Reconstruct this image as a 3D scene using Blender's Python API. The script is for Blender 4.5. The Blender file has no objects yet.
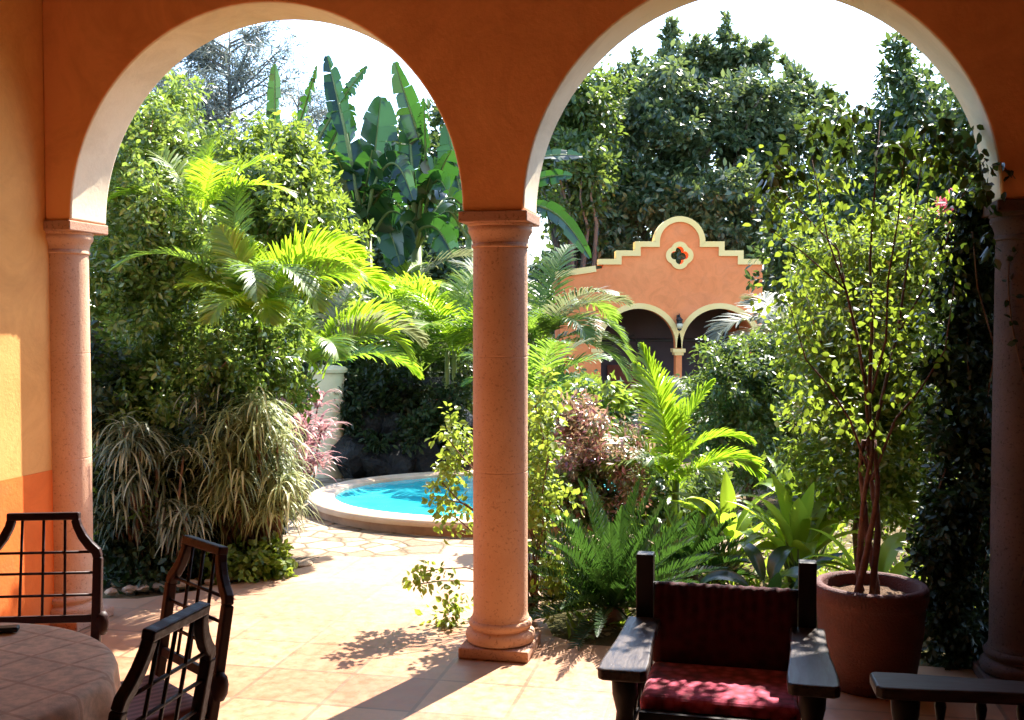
import bpy, bmesh, math, random
import numpy as np
from mathutils import Vector, Matrix
R = math.radians
PI = math.pi
rng = np.random.RandomState(7)
random.seed(7)
scene = bpy.context.scene
COL = scene.collection

# ------------------------------------------------------------------ camera
F, PITCH, EYE = 1068.9, 0.0361, 1.70
cam_d = bpy.data.cameras.new('camera')
cam = bpy.data.objects.new('camera', cam_d)
COL.objects.link(cam)
cam.location = (0, 0, EYE)
cam.rotation_euler = (PI / 2 - PITCH, 0, 0)
cam_d.sensor_width = 36.0
cam_d.lens = 36.0 * F / 1024.0
cam_d.clip_end = 2000
cam_d.clip_start = 0.05
scene.camera = cam


def at(px, py, Y):
    """point seen at picture position (px, py) when it stands Y metres ahead"""
    dx = (px - 512) / F
    dz = -(py - 360) / F
    c, s = math.cos(PITCH), math.sin(PITCH)
    t = Y / (c + dz * s)
    return Vector((dx * t, Y, EYE + t * (-s + dz * c)))


# arcade frame: u along the arcade, v out into the garden
TH = 0.2103
O = Vector((-0.0595, 5.4695, 0))
EU = Vector((math.cos(TH), -math.sin(TH), 0))
EV = Vector((math.sin(TH), math.cos(TH), 0))
LSP, PW, TW, HC = 2.4961, 0.3135, 0.336, 2.2478


def A(u, v, z=0.0):
    p = O + EU * u + EV * v
    return Vector((p.x, p.y, z))


# ------------------------------------------------------------------ materials
def new_mat(name):
    m = bpy.data.materials.new(name)
    m.use_nodes = True
    nt = m.node_tree
    nt.nodes.clear()
    out = nt.nodes.new('ShaderNodeOutputMaterial')
    return m, nt, out


def ramp(nt, stops, interp='LINEAR'):
    r = nt.nodes.new('ShaderNodeValToRGB')
    cr = r.color_ramp
    cr.interpolation = interp
    while len(cr.elements) < len(stops):
        cr.elements.new(0.5)
    for e, (p, c) in zip(cr.elements, stops):
        e.position = p
        e.color = (c[0], c[1], c[2], 1)
    return r


def noise(nt, scale, detail=4, rough=0.55, coord='Object', vec=None, dist=0.0):
    n = nt.nodes.new('ShaderNodeTexNoise')
    n.inputs['Scale'].default_value = scale
    n.inputs['Detail'].default_value = detail
    n.inputs['Roughness'].default_value = rough
    n.inputs['Distortion'].default_value = dist
    if vec is None:
        tc = nt.nodes.new('ShaderNodeTexCoord')
        vec = tc.outputs[coord]
    nt.links.new(vec, n.inputs['Vector'])
    return n


def mixc(nt, a, b, fac, mode='MIX'):
    m = nt.nodes.new('ShaderNodeMix')
    m.data_type = 'RGBA'
    m.blend_type = mode
    for sock, val in ((m.inputs[0], fac), (m.inputs[6], a), (m.inputs[7], b)):
        if hasattr(val, 'is_linked'):
            nt.links.new(val, sock)
        elif isinstance(val, (int, float)):
            sock.default_value = val
        else:
            sock.default_value = (val[0], val[1], val[2], 1)
    return m.outputs[2]


def bump(nt, height, strength=0.3, dist=0.01):
    b = nt.nodes.new('ShaderNodeBump')
    b.inputs['Strength'].default_value = strength
    b.inputs['Distance'].default_value = dist
    nt.links.new(height, b.inputs['Height'])
    return b.outputs['Normal']


def principled(nt, out, color, rough=0.6, spec=0.5, normal=None, **kw):
    p = nt.nodes.new('ShaderNodeBsdfPrincipled')
    if hasattr(color, 'is_linked'):
        nt.links.new(color, p.inputs['Base Color'])
    else:
        p.inputs['Base Color'].default_value = (*color, 1)
    if hasattr(rough, 'is_linked'):
        nt.links.new(rough, p.inputs['Roughness'])
    else:
        p.inputs['Roughness'].default_value = rough
    p.inputs['Specular IOR Level'].default_value = spec
    if normal is not None:
        nt.links.new(normal, p.inputs['Normal'])
    for k, v in kw.items():
        p.inputs[k].default_value = v
    nt.links.new(p.outputs[0], out.inputs['Surface'])
    return p


def mottled(name, c1, c2, scale=6, rough=0.8, spec=0.3, bscale=60, bstr=0.25, bdist=0.006, c3=None, s3=1.5):
    """a surface whose own colour wanders between c1 and c2, with a fine relief"""
    m, nt, out = new_mat(name)
    n = noise(nt, scale, 6, 0.6)
    r = ramp(nt, [(0.3, c1), (0.7, c2)])
    nt.links.new(n.outputs['Fac'], r.inputs[0])
    col = r.outputs[0]
    if c3 is not None:
        n3 = noise(nt, s3, 5, 0.65)
        r3 = ramp(nt, [(0.5, (0, 0, 0)), (0.72, (1, 1, 1))])
        nt.links.new(n3.outputs['Fac'], r3.inputs[0])
        col = mixc(nt, col, c3, r3.outputs[0])
    if 'plaster' in name:
        ns = noise(nt, 2.3, 8, 0.72, dist=1.5)
        rs_ = ramp(nt, [(0.42, (1, 1, 1)), (0.75, (0.8, 0.77, 0.74))])
        nt.links.new(ns.outputs['Fac'], rs_.inputs[0])
        col = mixc(nt, col, rs_.outputs[0], 1.0, 'MULTIPLY')
    nb = noise(nt, bscale, 6, 0.65)
    principled(nt, out, col, rough, spec, bump(nt, nb.outputs['Fac'], bstr, bdist))
    return m


def leaf_mat(name, cols, trans=0.4, tcol=None, rough=0.4, spec=0.5, nscale=0.9, vary=0.35):
    """leaf: colour differs leaf by leaf and drifts slowly through the plant; light passes through the blade"""
    m, nt, out = new_mat(name)
    g = nt.nodes.new('ShaderNodeNewGeometry')
    k = len(cols)
    r = ramp(nt, [(i / max(1, k - 1), c) for i, c in enumerate(cols)])
    n = noise(nt, nscale, 3, 0.5)
    mth = nt.nodes.new('ShaderNodeMath')
    mth.operation = 'MULTIPLY_ADD'
    mth.inputs[1].default_value = 1.6
    mth.inputs[2].default_value = -0.8
    nt.links.new(n.outputs['Fac'], mth.inputs[0])
    ad = nt.nodes.new('ShaderNodeMath')
    ad.operation = 'MULTIPLY_ADD'
    ad.inputs[1].default_value = vary * 2
    nt.links.new(mth.outputs[0], ad.inputs[0])
    nt.links.new(g.outputs['Random Per Island'], ad.inputs[2])
    nt.links.new(ad.outputs[0], r.inputs[0])
    p = nt.nodes.new('ShaderNodeBsdfPrincipled')
    nt.links.new(r.outputs[0], p.inputs['Base Color'])
    p.inputs['Roughness'].default_value = rough
    p.inputs['Specular IOR Level'].default_value = spec
    t = nt.nodes.new('ShaderNodeBsdfTranslucent')
    tc = mixc(nt, r.outputs[0], tcol if tcol else (0.5, 0.62, 0.04), 0.5 if tcol is None else 0.6)
    nt.links.new(tc, t.inputs['Color'])
    ms = nt.nodes.new('ShaderNodeMixShader')
    ms.inputs[0].default_value = trans
    nt.links.new(p.outputs[0], ms.inputs[1])
    nt.links.new(t.outputs[0], ms.inputs[2])
    nt.links.new(ms.outputs[0], out.inputs['Surface'])
    return m


M = {}
M['wall_orange'] = mottled('plaster_orange', (0.84, 0.39, 0.15), (0.88, 0.43, 0.175), 1.6, 0.9, 0.2, 45, 0.35, 0.006, (0.8, 0.36, 0.14), 0.9)
M['wall_ochre'] = mottled('plaster_ochre', (0.72, 0.36, 0.11), (0.78, 0.41, 0.14), 2.0, 0.9, 0.2, 45, 0.35, 0.006, (0.68, 0.31, 0.1), 1.2)
M['dado'] = mottled('plaster_dado', (0.74, 0.16, 0.03), (0.8, 0.2, 0.04), 2.5, 0.85, 0.2, 45, 0.35, 0.006, (0.7, 0.19, 0.06), 2)
M['cream'] = mottled('plaster_cream', (0.8, 0.66, 0.46), (0.86, 0.73, 0.54), 2.2, 0.9, 0.2, 45, 0.3, 0.005)
M['ceiling'] = mottled('plaster_ceiling', (0.76, 0.66, 0.5), (0.82, 0.72, 0.57), 2.2, 0.9, 0.2, 45, 0.3, 0.005)
M['white_plaster'] = mottled('plaster_white', (0.68, 0.62, 0.42), (0.76, 0.7, 0.5), 2.2, 0.9, 0.2, 45, 0.3, 0.005, (0.45, 0.42, 0.28), 1.6)


def stone_mat(name, c1, c2, speck, joint=None):
    m, nt, out = new_mat(name)
    n = noise(nt, 3.0, 5, 0.6)
    r = ramp(nt, [(0.3, c1), (0.7, c2)])
    nt.links.new(n.outputs['Fac'], r.inputs[0])
    n2 = noise(nt, 75, 3, 0.6)
    r2 = ramp(nt, [(0.58, (0, 0, 0)), (0.68, (1, 1, 1))])
    nt.links.new(n2.outputs['Fac'], r2.inputs[0])
    col = mixc(nt, r.outputs[0], speck, r2.outputs[0])
    n3 = noise(nt, 4.5, 4, 0.7, dist=0.6)
    r3 = ramp(nt, [(0.62, (0, 0, 0)), (0.74, (1, 1, 1))])
    nt.links.new(n3.outputs['Fac'], r3.inputs[0])
    f3 = nt.nodes.new('ShaderNodeMath')
    f3.operation = 'MULTIPLY'
    f3.inputs[1].default_value = 0.35
    nt.links.new(r3.outputs[0], f3.inputs[0])
    col = mixc(nt, col, [x * 0.5 for x in c1], f3.outputs[0])
    nb = noise(nt, 90, 5, 0.7)
    principled(nt, out, col, 0.85, 0.25, bump(nt, nb.outputs['Fac'], 0.5, 0.008))
    return m


M['stone'] = stone_mat('pink_quarry_stone', (0.55, 0.315, 0.195), (0.64, 0.395, 0.265), (0.4, 0.22, 0.135))
M['stone_shaded'] = stone_mat('shaded_quarry_stone', (0.085, 0.055, 0.05), (0.125, 0.08, 0.07), (0.05, 0.03, 0.028))  # pink stone copy darkened so the colour carries the right column's shade
M['stone_cap'] = stone_mat('weathered_quarry_stone', (0.42, 0.23, 0.15), (0.5, 0.29, 0.2), (0.25, 0.13, 0.08))


def wood_mat(name, c1, c2, rough=0.35, coat=0.2):
    m, nt, out = new_mat(name)
    tc = nt.nodes.new('ShaderNodeTexCoord')
    mp = nt.nodes.new('ShaderNodeMapping')
    mp.inputs['Scale'].default_value = (9, 1.2, 9)
    nt.links.new(tc.outputs['Object'], mp.inputs[0])
    n = noise(nt, 6, 6, 0.6, vec=mp.outputs[0], dist=1.2)
    r = ramp(nt, [(0.3, c1), (0.7, c2)])
    nt.links.new(n.outputs['Fac'], r.inputs[0])
    rr = ramp(nt, [(0.3, (rough - .08,) * 3), (0.7, (rough + .15,) * 3)])
    nt.links.new(n.outputs['Fac'], rr.inputs[0])
    principled(nt, out, r.outputs[0], rr.outputs[0], 0.22, bump(nt, n.outputs['Fac'], 0.2, 0.003), **{'Coat Weight': coat, 'Coat Roughness': 0.3})
    return m


M['wood'] = wood_mat('mahogany', (0.014, 0.004, 0.004), (0.028, 0.007, 0.006), .5, .0)
M['wood_black'] = wood_mat('ebony_stained_wood', (0.006, 0.004, 0.004), (0.013, 0.008, 0.007), 0.45, 0.06)
M['wood_glare'] = wood_mat('glare_armrest_wood', (0.028, 0.02, 0.018), (0.07, 0.052, 0.047), 0.38, 0.0)  # black wood lightened so the armrest colour stands in for sun glare
M['iron'] = mottled('black_iron', (0.012, 0.012, 0.013), (0.025, 0.022, 0.02), 20, 0.5, 0.5)


def fabric_mat(name, c1, c2, c3, stripe=None, scale=14):
    m, nt, out = new_mat(name)
    tc = nt.nodes.new('ShaderNodeTexCoord')
    if stripe:
        w = nt.nodes.new('ShaderNodeTexWave')
        w.inputs['Scale'].default_value = stripe
        w.inputs['Distortion'].default_value = 0.4
        nt.links.new(tc.outputs['Object'], w.inputs['Vector'])
        f = w.outputs['Fac']
    else:
        v = nt.nodes.new('ShaderNodeTexVoronoi')
        v.inputs['Scale'].default_value = scale
        nt.links.new(tc.outputs['Object'], v.inputs['Vector'])
        f = v.outputs['Distance']
    r = ramp(nt, [(0.2, c1), (0.45, c2), (0.75, c3)])
    nt.links.new(f, r.inputs[0])
    nb = noise(nt, 260, 3, 0.6)
    principled(nt, out, r.outputs[0], 0.9, 0.15, bump(nt, nb.outputs['Fac'], 0.4, 0.003), **{'Sheen Weight': 0.25})
    return m


M['maroon'] = fabric_mat('maroon_brocade_sunlit', (0.5, 0.08, 0.14), (0.36, 0.035, 0.075), (0.14, 0.008, 0.022), None, 26)  # seat brocade lightened so its colour helps carry the sunlight
M['maroon_back_shaded'] = fabric_mat('maroon_shaded_cloth', (0.03, 0.002, 0.005), (0.045, 0.003, 0.008), (0.06, 0.005, 0.01), None, 26)  # same maroon darkened; the backrest's shade is in the colour
M['seat_stripe'] = fabric_mat('striped_seat_cloth', (0.09, 0.035, 0.045), (0.12, 0.05, 0.06), (0.2, 0.09, 0.1), 9)


def cloth_mat():
    m, nt, out = new_mat('tan_tablecloth')
    tc = nt.nodes.new('ShaderNodeTexCoord')
    mp = nt.nodes.new('ShaderNodeMapping')
    mp.inputs['Rotation'].default_value = (0, 0, R(28))
    nt.links.new(tc.outputs['Object'], mp.inputs[0])
    b = nt.nodes.new('ShaderNodeTexBrick')
    b.offset = 0
    b.inputs['Scale'].default_value = 1
    b.inputs['Brick Width'].default_value = 0.16
    b.inputs['Row Height'].default_value = 0.16
    b.inputs['Mortar Size'].default_value = 0.006
    b.inputs['Color1'].default_value = (0.68, 0.5, 0.36, 1)
    b.inputs['Color2'].default_value = (0.72, 0.54, 0.39, 1)
    b.inputs['Mortar'].default_value = (0.56, 0.38, 0.27, 1)
    nt.links.new(mp.outputs[0], b.inputs['Vector'])
    n = noise(nt, 30, 4)
    r = ramp(nt, [(0.35, (0.75, 0.75, 0.75)), (0.65, (1.1, 1.05, 1.0))])
    nt.links.new(n.outputs['Fac'], r.inputs[0])
    col = mixc(nt, b.outputs['Color'], r.outputs[0], 1.0, 'MULTIPLY')
    nb = noise(nt, 220, 3)
    principled(nt, out, col, 0.9, 0.15, bump(nt, nb.outputs['Fac'], 0.4, 0.003))
    return m


M['cloth'] = cloth_mat()


def floor_mat():
    m, nt, out = new_mat('mottled_stone_tiles')
    tc = nt.nodes.new('ShaderNodeTexCoord')
    mp = nt.nodes.new('ShaderNodeMapping')
    mp.inputs['Rotation'].default_value = (0, 0, TH)
    mp.inputs['Location'].default_value = (0.13, 0.21, 0)
    nt.links.new(tc.outputs['Object'], mp.inputs[0])
    b = nt.nodes.new('ShaderNodeTexBrick')
    b.offset = 0.0
    b.inputs['Scale'].default_value = 1
    b.inputs['Brick Width'].default_value = 0.42
    b.inputs['Row Height'].default_value = 0.42
    b.inputs['Mortar Size'].default_value = 0.011
    b.inputs['Mortar Smooth'].default_value = 0.3
    b.inputs['Bias'].default_value = 0.0
    b.inputs['Color1'].default_value = (0.4, 0.235, 0.135, 1)
    b.inputs['Color2'].default_value = (0.25, 0.095, 0.05, 1)
    b.inputs['Mortar'].default_value = (0.15, 0.085, 0.05, 1)
    nt.links.new(mp.outputs[0], b.inputs['Vector'])
    n = noise(nt, 2.6, 6, 0.65, vec=mp.outputs[0], dist=0.8)
    r = ramp(nt, [(0.3, (0.28, 0.13, 0.065)), (0.5, (0.38, 0.215, 0.125)), (0.68, (0.45, 0.31, 0.2))])
    nt.links.new(n.outputs['Fac'], r.inputs[0])
    n2 = noise(nt, 1.1, 4, 0.6, vec=mp.outputs[0], dist=0.5)
    r2 = ramp(nt, [(0.38, (0.05,) * 3), (0.62, (0.5,) * 3)])
    nt.links.new(n2.outputs['Fac'], r2.inputs[0])
    col = mixc(nt, b.outputs['Color'], r.outputs[0], r2.outputs[0])
    n4 = noise(nt, 16, 6, 0.7, vec=mp.outputs[0])
    r4 = ramp(nt, [(0.3, (0.74, 0.7, 0.66)), (0.6, (1.06, 1.04, 1.02))])
    nt.links.new(n4.outputs['Fac'], r4.inputs[0])
    col = mixc(nt, col, r4.outputs[0], 1.0, 'MULTIPLY')
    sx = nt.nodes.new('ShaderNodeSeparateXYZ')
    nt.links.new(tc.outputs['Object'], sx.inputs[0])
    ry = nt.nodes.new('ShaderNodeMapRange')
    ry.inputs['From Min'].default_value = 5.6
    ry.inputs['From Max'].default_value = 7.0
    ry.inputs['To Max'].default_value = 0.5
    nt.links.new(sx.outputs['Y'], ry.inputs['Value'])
    col = mixc(nt, col, (0.45, 0.335, 0.23), ry.outputs[0])      # paler outside the roof line
    nb = mixc(nt, n4.outputs['Fac'], b.outputs['Fac'], 0.5)
    rr = ramp(nt, [(0.3, (0.32,) * 3), (0.7, (0.55,) * 3)])
    nt.links.new(n4.outputs['Fac'], rr.inputs[0])
    principled(nt, out, col, rr.outputs[0], 0.4, bump(nt, nb, 0.15, 0.003))
    return m


def paving_mat():
    m, nt, out = new_mat('rough_stone_paving')
    n0 = noise(nt, 3, 3, 0.6)
    tc = nt.nodes.new('ShaderNodeTexCoord')
    vec = mixc(nt, tc.outputs['Object'], n0.outputs['Color'], 0.12)
    v = nt.nodes.new('ShaderNodeTexVoronoi')
    v.feature = 'DISTANCE_TO_EDGE'
    v.inputs['Scale'].default_value = 5.2
    nt.links.new(vec, v.inputs['Vector'])
    v2 = nt.nodes.new('ShaderNodeTexVoronoi')
    v2.inputs['Scale'].default_value = 5.2
    nt.links.new(vec, v2.inputs['Vector'])
    rs = ramp(nt, [(0.0, (0.2, 0.14, 0.095)), (0.5, (0.33, 0.25, 0.175)), (1, (0.43, 0.345, 0.255))])
    sep = nt.nodes.new('ShaderNodeSeparateColor')
    nt.links.new(v2.outputs['Color'], sep.inputs[0])
    nt.links.new(sep.outputs[0], rs.inputs[0])
    re = ramp(nt, [(0.0, (1, 1, 1)), (0.09, (0, 0, 0))])
    nt.links.new(v.outputs['Distance'], re.inputs[0])
    n = noise(nt, 22, 5, 0.7)
    r4 = ramp(nt, [(0.3, (0.7, 0.68, 0.64)), (0.65, (1.08, 1.05, 1.0))])
    nt.links.new(n.outputs['Fac'], r4.inputs[0])
    col = mixc(nt, rs.outputs[0], (0.1, 0.07, 0.04), re.outputs[0])
    col = mixc(nt, col, r4.outputs[0], 1.0, 'MULTIPLY')
    inv = ramp(nt, [(0.0, (0, 0, 0)), (0.12, (1, 1, 1))])
    nt.links.new(v.outputs['Distance'], inv.inputs[0])
    h = mixc(nt, inv.outputs[0], n.outputs['Fac'], 0.35)
    principled(nt, out, col, 0.85, 0.25, bump(nt, h, 0.8, 0.02))
    return m


M['floor'] = floor_mat()
M['paving'] = paving_mat()
M['soil'] = mottled('garden_soil', (0.06, 0.04, 0.022), (0.16, 0.12, 0.06), 3, 0.95, 0.1, 30, 0.8, 0.03, (0.11, 0.12, 0.03), 1.3)
M['pot_soil'] = mottled('pot_soil', (0.05, 0.03, 0.02), (0.13, 0.08, 0.05), 20, 0.95, 0.1, 40, 0.9, 0.02)
M['rim'] = mottled('pool_coping', (0.56, 0.4, 0.28), (0.68, 0.52, 0.4), 5, 0.8, 0.3, 50, 0.3, 0.006, (0.5, 0.3, 0.18), 2.2)
M['rim_face'] = mottled('pool_coping_face', (0.4, 0.22, 0.13), (0.52, 0.3, 0.19), 5, 0.85, 0.3, 50, 0.4, 0.008, (0.25, 0.14, 0.09), 3)
M['rock'] = mottled('dark_volcanic_rock', (0.004, 0.004, 0.005), (0.012, 0.012, 0.014), 5, 0.55, 0.25, 14, 0.9, 0.05, (0.02, 0.022, 0.02), 6)
M['edge_stone'] = mottled('edging_limestone', (0.35, 0.25, 0.17), (0.5, 0.38, 0.26), 8, 0.9, 0.2, 40, 0.6, 0.015)
M['terracotta'] = mottled('terracotta_pot', (0.065, 0.014, 0.011), (0.11, 0.026, 0.019), 7, 0.7, 0.35, 90, 0.9, 0.014, (0.06, 0.02, 0.018), 4)
M['fac_orange'] = mottled('pavilion_plaster', (0.86, 0.25, 0.085), (0.88, 0.29, 0.105), 0.7, 0.9, 0.2, 30, 0.3, 0.01, (0.82, 0.27, 0.11), 1.1)
M['fac_yellow'] = mottled('pavilion_trim', (0.88, 0.62, 0.23), (0.9, 0.67, 0.3), 1.4, 0.9, 0.2, 30, 0.3, 0.01)
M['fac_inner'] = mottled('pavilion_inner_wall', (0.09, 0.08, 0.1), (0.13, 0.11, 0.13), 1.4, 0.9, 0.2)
M['door_wood'] = mottled('reddish_door', (0.2, 0.05, 0.03), (0.27, 0.07, 0.04), 4, 0.6, 0.4)
M['bark'] = mottled('brown_bark', (0.11, 0.06, 0.04), (0.22, 0.13, 0.085), 14, 0.9, 0.2, 45, 0.9, 0.012)
M['bark_red'] = mottled('reddish_bark', (0.07, 0.03, 0.025), (0.15, 0.07, 0.055), 16, 0.8, 0.3, 50, 0.9, 0.01, (0.2, 0.13, 0.1), 7)
M['bark_grey'] = mottled('grey_bark', (0.1, 0.085, 0.07), (0.2, 0.175, 0.14), 5, 0.95, 0.15, 20, 0.9, 0.02)
M['stem_green'] = mottled('green_stem', (0.08, 0.13, 0.03), (0.17, 0.2, 0.06), 6, 0.6, 0.4)
M['dark_case'] = mottled('black_leatherette', (0.012, 0.01, 0.01), (0.02, 0.018, 0.018), 30, 0.5, 0.4)
M['glass'] = None


def water_mat():
    m, nt, out = new_mat('turquoise_pool_water')
    n = noise(nt, 5, 3, 0.5, dist=0.6)
    n2 = noise(nt, 1.7, 3, 0.5, dist=1.0)
    r = ramp(nt, [(0.35, (0.03, 0.48, 0.56)), (0.65, (0.05, 0.56, 0.63))])
    nt.links.new(n2.outputs['Fac'], r.inputs[0])
    principled(nt, out, r.outputs[0], 0.1, 0.25, bump(nt, n.outputs['Fac'], 0.4, 0.03))
    return m


M['water'] = water_mat()

G = lambda *a: tuple(a)
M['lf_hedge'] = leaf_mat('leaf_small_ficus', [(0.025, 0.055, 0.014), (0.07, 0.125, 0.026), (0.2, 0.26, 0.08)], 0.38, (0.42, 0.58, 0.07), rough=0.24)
M['lf_dark'] = leaf_mat('leaf_dark_shade_tree', [(0.015, 0.035, 0.012), (0.03, 0.06, 0.018), (0.06, 0.1, 0.03)], 0.25, (0.2, 0.3, 0.05), rough=0.4)
M['lf_tree'] = leaf_mat('leaf_mid_tree', [(0.025, 0.055, 0.014), (0.05, 0.095, 0.022), (0.1, 0.14, 0.035)], 0.35, (0.3, 0.42, 0.05), rough=0.38)
M['lf_light'] = leaf_mat('leaf_yellow_green', [(0.03, 0.065, 0.014), (0.075, 0.13, 0.022), (0.17, 0.22, 0.04)], 0.42, (0.42, 0.56, 0.05), rough=0.3)
M['lf_lime'] = leaf_mat('leaf_lime', [(0.06, 0.11, 0.02), (0.13, 0.2, 0.03), (0.24, 0.29, 0.04)], 0.45, (0.48, 0.6, 0.06), rough=0.4)
M['lf_potted'] = leaf_mat('leaf_potted_fig', [(0.018, 0.04, 0.012), (0.045, 0.085, 0.016), (0.1, 0.15, 0.024)], 0.4, (0.42, 0.55, 0.04), rough=0.32)
M['lf_potted_backlit'] = leaf_mat('leaf_potted_fig_backlit', [(0.012, 0.026, 0.01), (0.022, 0.042, 0.014), (0.045, 0.075, 0.02)], 0.18, (0.2, 0.32, 0.03), rough=0.35)  # fig leaf copy darkened to paint the backlit silhouettes
M['lf_tree_far'] = leaf_mat('leaf_shade_tree', [(0.028, 0.058, 0.026), (0.065, 0.1, 0.042), (0.15, 0.175, 0.085)], 0.28, (0.26, 0.36, 0.08), rough=0.3, nscale=.35)
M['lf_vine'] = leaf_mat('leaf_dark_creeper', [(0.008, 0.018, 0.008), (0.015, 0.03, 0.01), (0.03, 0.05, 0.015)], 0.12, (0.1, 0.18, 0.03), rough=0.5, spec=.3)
M['lf_palm'] = leaf_mat('frond_bright', [(0.07, 0.15, 0.012), (0.14, 0.24, 0.015), (0.26, 0.32, 0.02)], 0.55, (0.46, 0.7, 0.03), rough=0.4)
M['lf_palm2'] = leaf_mat('frond_green', [(0.03, 0.085, 0.014), (0.06, 0.14, 0.02), (0.11, 0.19, 0.03)], 0.45, (0.36, 0.55, 0.05), rough=0.4)
M['lf_palmdry'] = leaf_mat('frond_greyish', [(0.06, 0.08, 0.05), (0.11, 0.13, 0.08), (0.2, 0.2, 0.13)], 0.35, (0.35, 0.38, 0.15), rough=0.45)
M['lf_cycad'] = leaf_mat('frond_cycad', [(0.008, 0.022, 0.008), (0.014, 0.036, 0.011), (0.03, 0.065, 0.015)], 0.18, (0.15, 0.35, 0.04), rough=0.32)
M['lf_banana'] = leaf_mat('leaf_banana', [(0.006, 0.018, 0.012), (0.012, 0.034, 0.018), (0.03, 0.075, 0.022)], 0.18, (0.1, 0.34, 0.03), rough=0.22, vary=.5, nscale=1.6)
M['lf_ginger'] = leaf_mat('leaf_ginger', [(0.05, 0.13, 0.018), (0.11, 0.21, 0.022), (0.2, 0.3, 0.03)], 0.55, (0.5, 0.7, 0.04), rough=0.35)
M['lf_varieg'] = leaf_mat('leaf_variegated_strap', [(0.05, 0.085, 0.025), (0.19, 0.24, 0.08), (0.52, 0.53, 0.31)], 0.35, (0.6, 0.6, 0.25), rough=0.45, vary=0.2)
M['lf_varieg_shaded'] = leaf_mat('leaf_strap_shaded', [(0.02, 0.035, 0.012), (0.06, 0.08, 0.03), (0.42, 0.42, 0.26)], 0.25, (0.4, 0.4, 0.15), rough=0.45, vary=0.2)  # strap leaf copy darkened; shade on these clumps is in the colour
M['lf_croton'] = leaf_mat('leaf_croton', [(0.08, 0.13, 0.04), (0.2, 0.23, 0.07), (0.3, 0.13, 0.11), (0.4, 0.15, 0.17), (0.07, 0.025, 0.03), (0.45, 0.38, 0.25), (0.1, 0.17, 0.045), (0.26, 0.075, 0.1)], 0.35, (0.55, 0.32, 0.2), rough=0.22, vary=.22, nscale=2.2)
M['lf_cordyline'] = leaf_mat('leaf_pink_cordyline', [(0.12, 0.06, 0.06), (0.34, 0.13, 0.16), (0.55, 0.36, 0.34), (0.3, 0.09, 0.13)], 0.4, (0.6, 0.3, 0.3), rough=0.4)
M['lf_pink'] = leaf_mat('petal_pink', [(0.6, 0.1, 0.14), (0.7, 0.2, 0.24)], 0.4, (0.8, 0.25, 0.3), rough=0.6)
M['lf_pine'] = leaf_mat('needle_hazed_grey_green', [(0.09, 0.115, 0.11), (0.13, 0.155, 0.145), (0.18, 0.2, 0.175)], 0.25, (0.22, 0.27, 0.2), rough=0.5)  # lightened and greyed; distance haze is mixed into the needle colour
M['lf_ground'] = leaf_mat('leaf_ground_cover', [(0.04, 0.09, 0.015), (0.08, 0.15, 0.02), (0.16, 0.2, 0.04)], 0.45, rough=0.45)
M['lf_litter'] = leaf_mat('fallen_leaf', [(0.16, 0.1, 0.05), (0.3, 0.2, 0.1), (0.4, 0.32, 0.18)], 0.2, (0.4, 0.3, 0.1), rough=0.7)
M['sky_dummy'] = None


# ------------------------------------------------------------------ object helpers
def tag(o, label=None, cat=None, group=None, kind=None):
    if label:
        o['label'] = label
    if cat:
        o['category'] = cat
    if group:
        o['group'] = group
    if kind:
        o['kind'] = kind
    return o


def empty(name, loc, rz=0.0):
    o = bpy.data.objects.new(name, None)
    o.empty_display_size = 0.1
    o.location = loc
    o.rotation_euler = (0, 0, rz)
    COL.objects.link(o)
    return o


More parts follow.
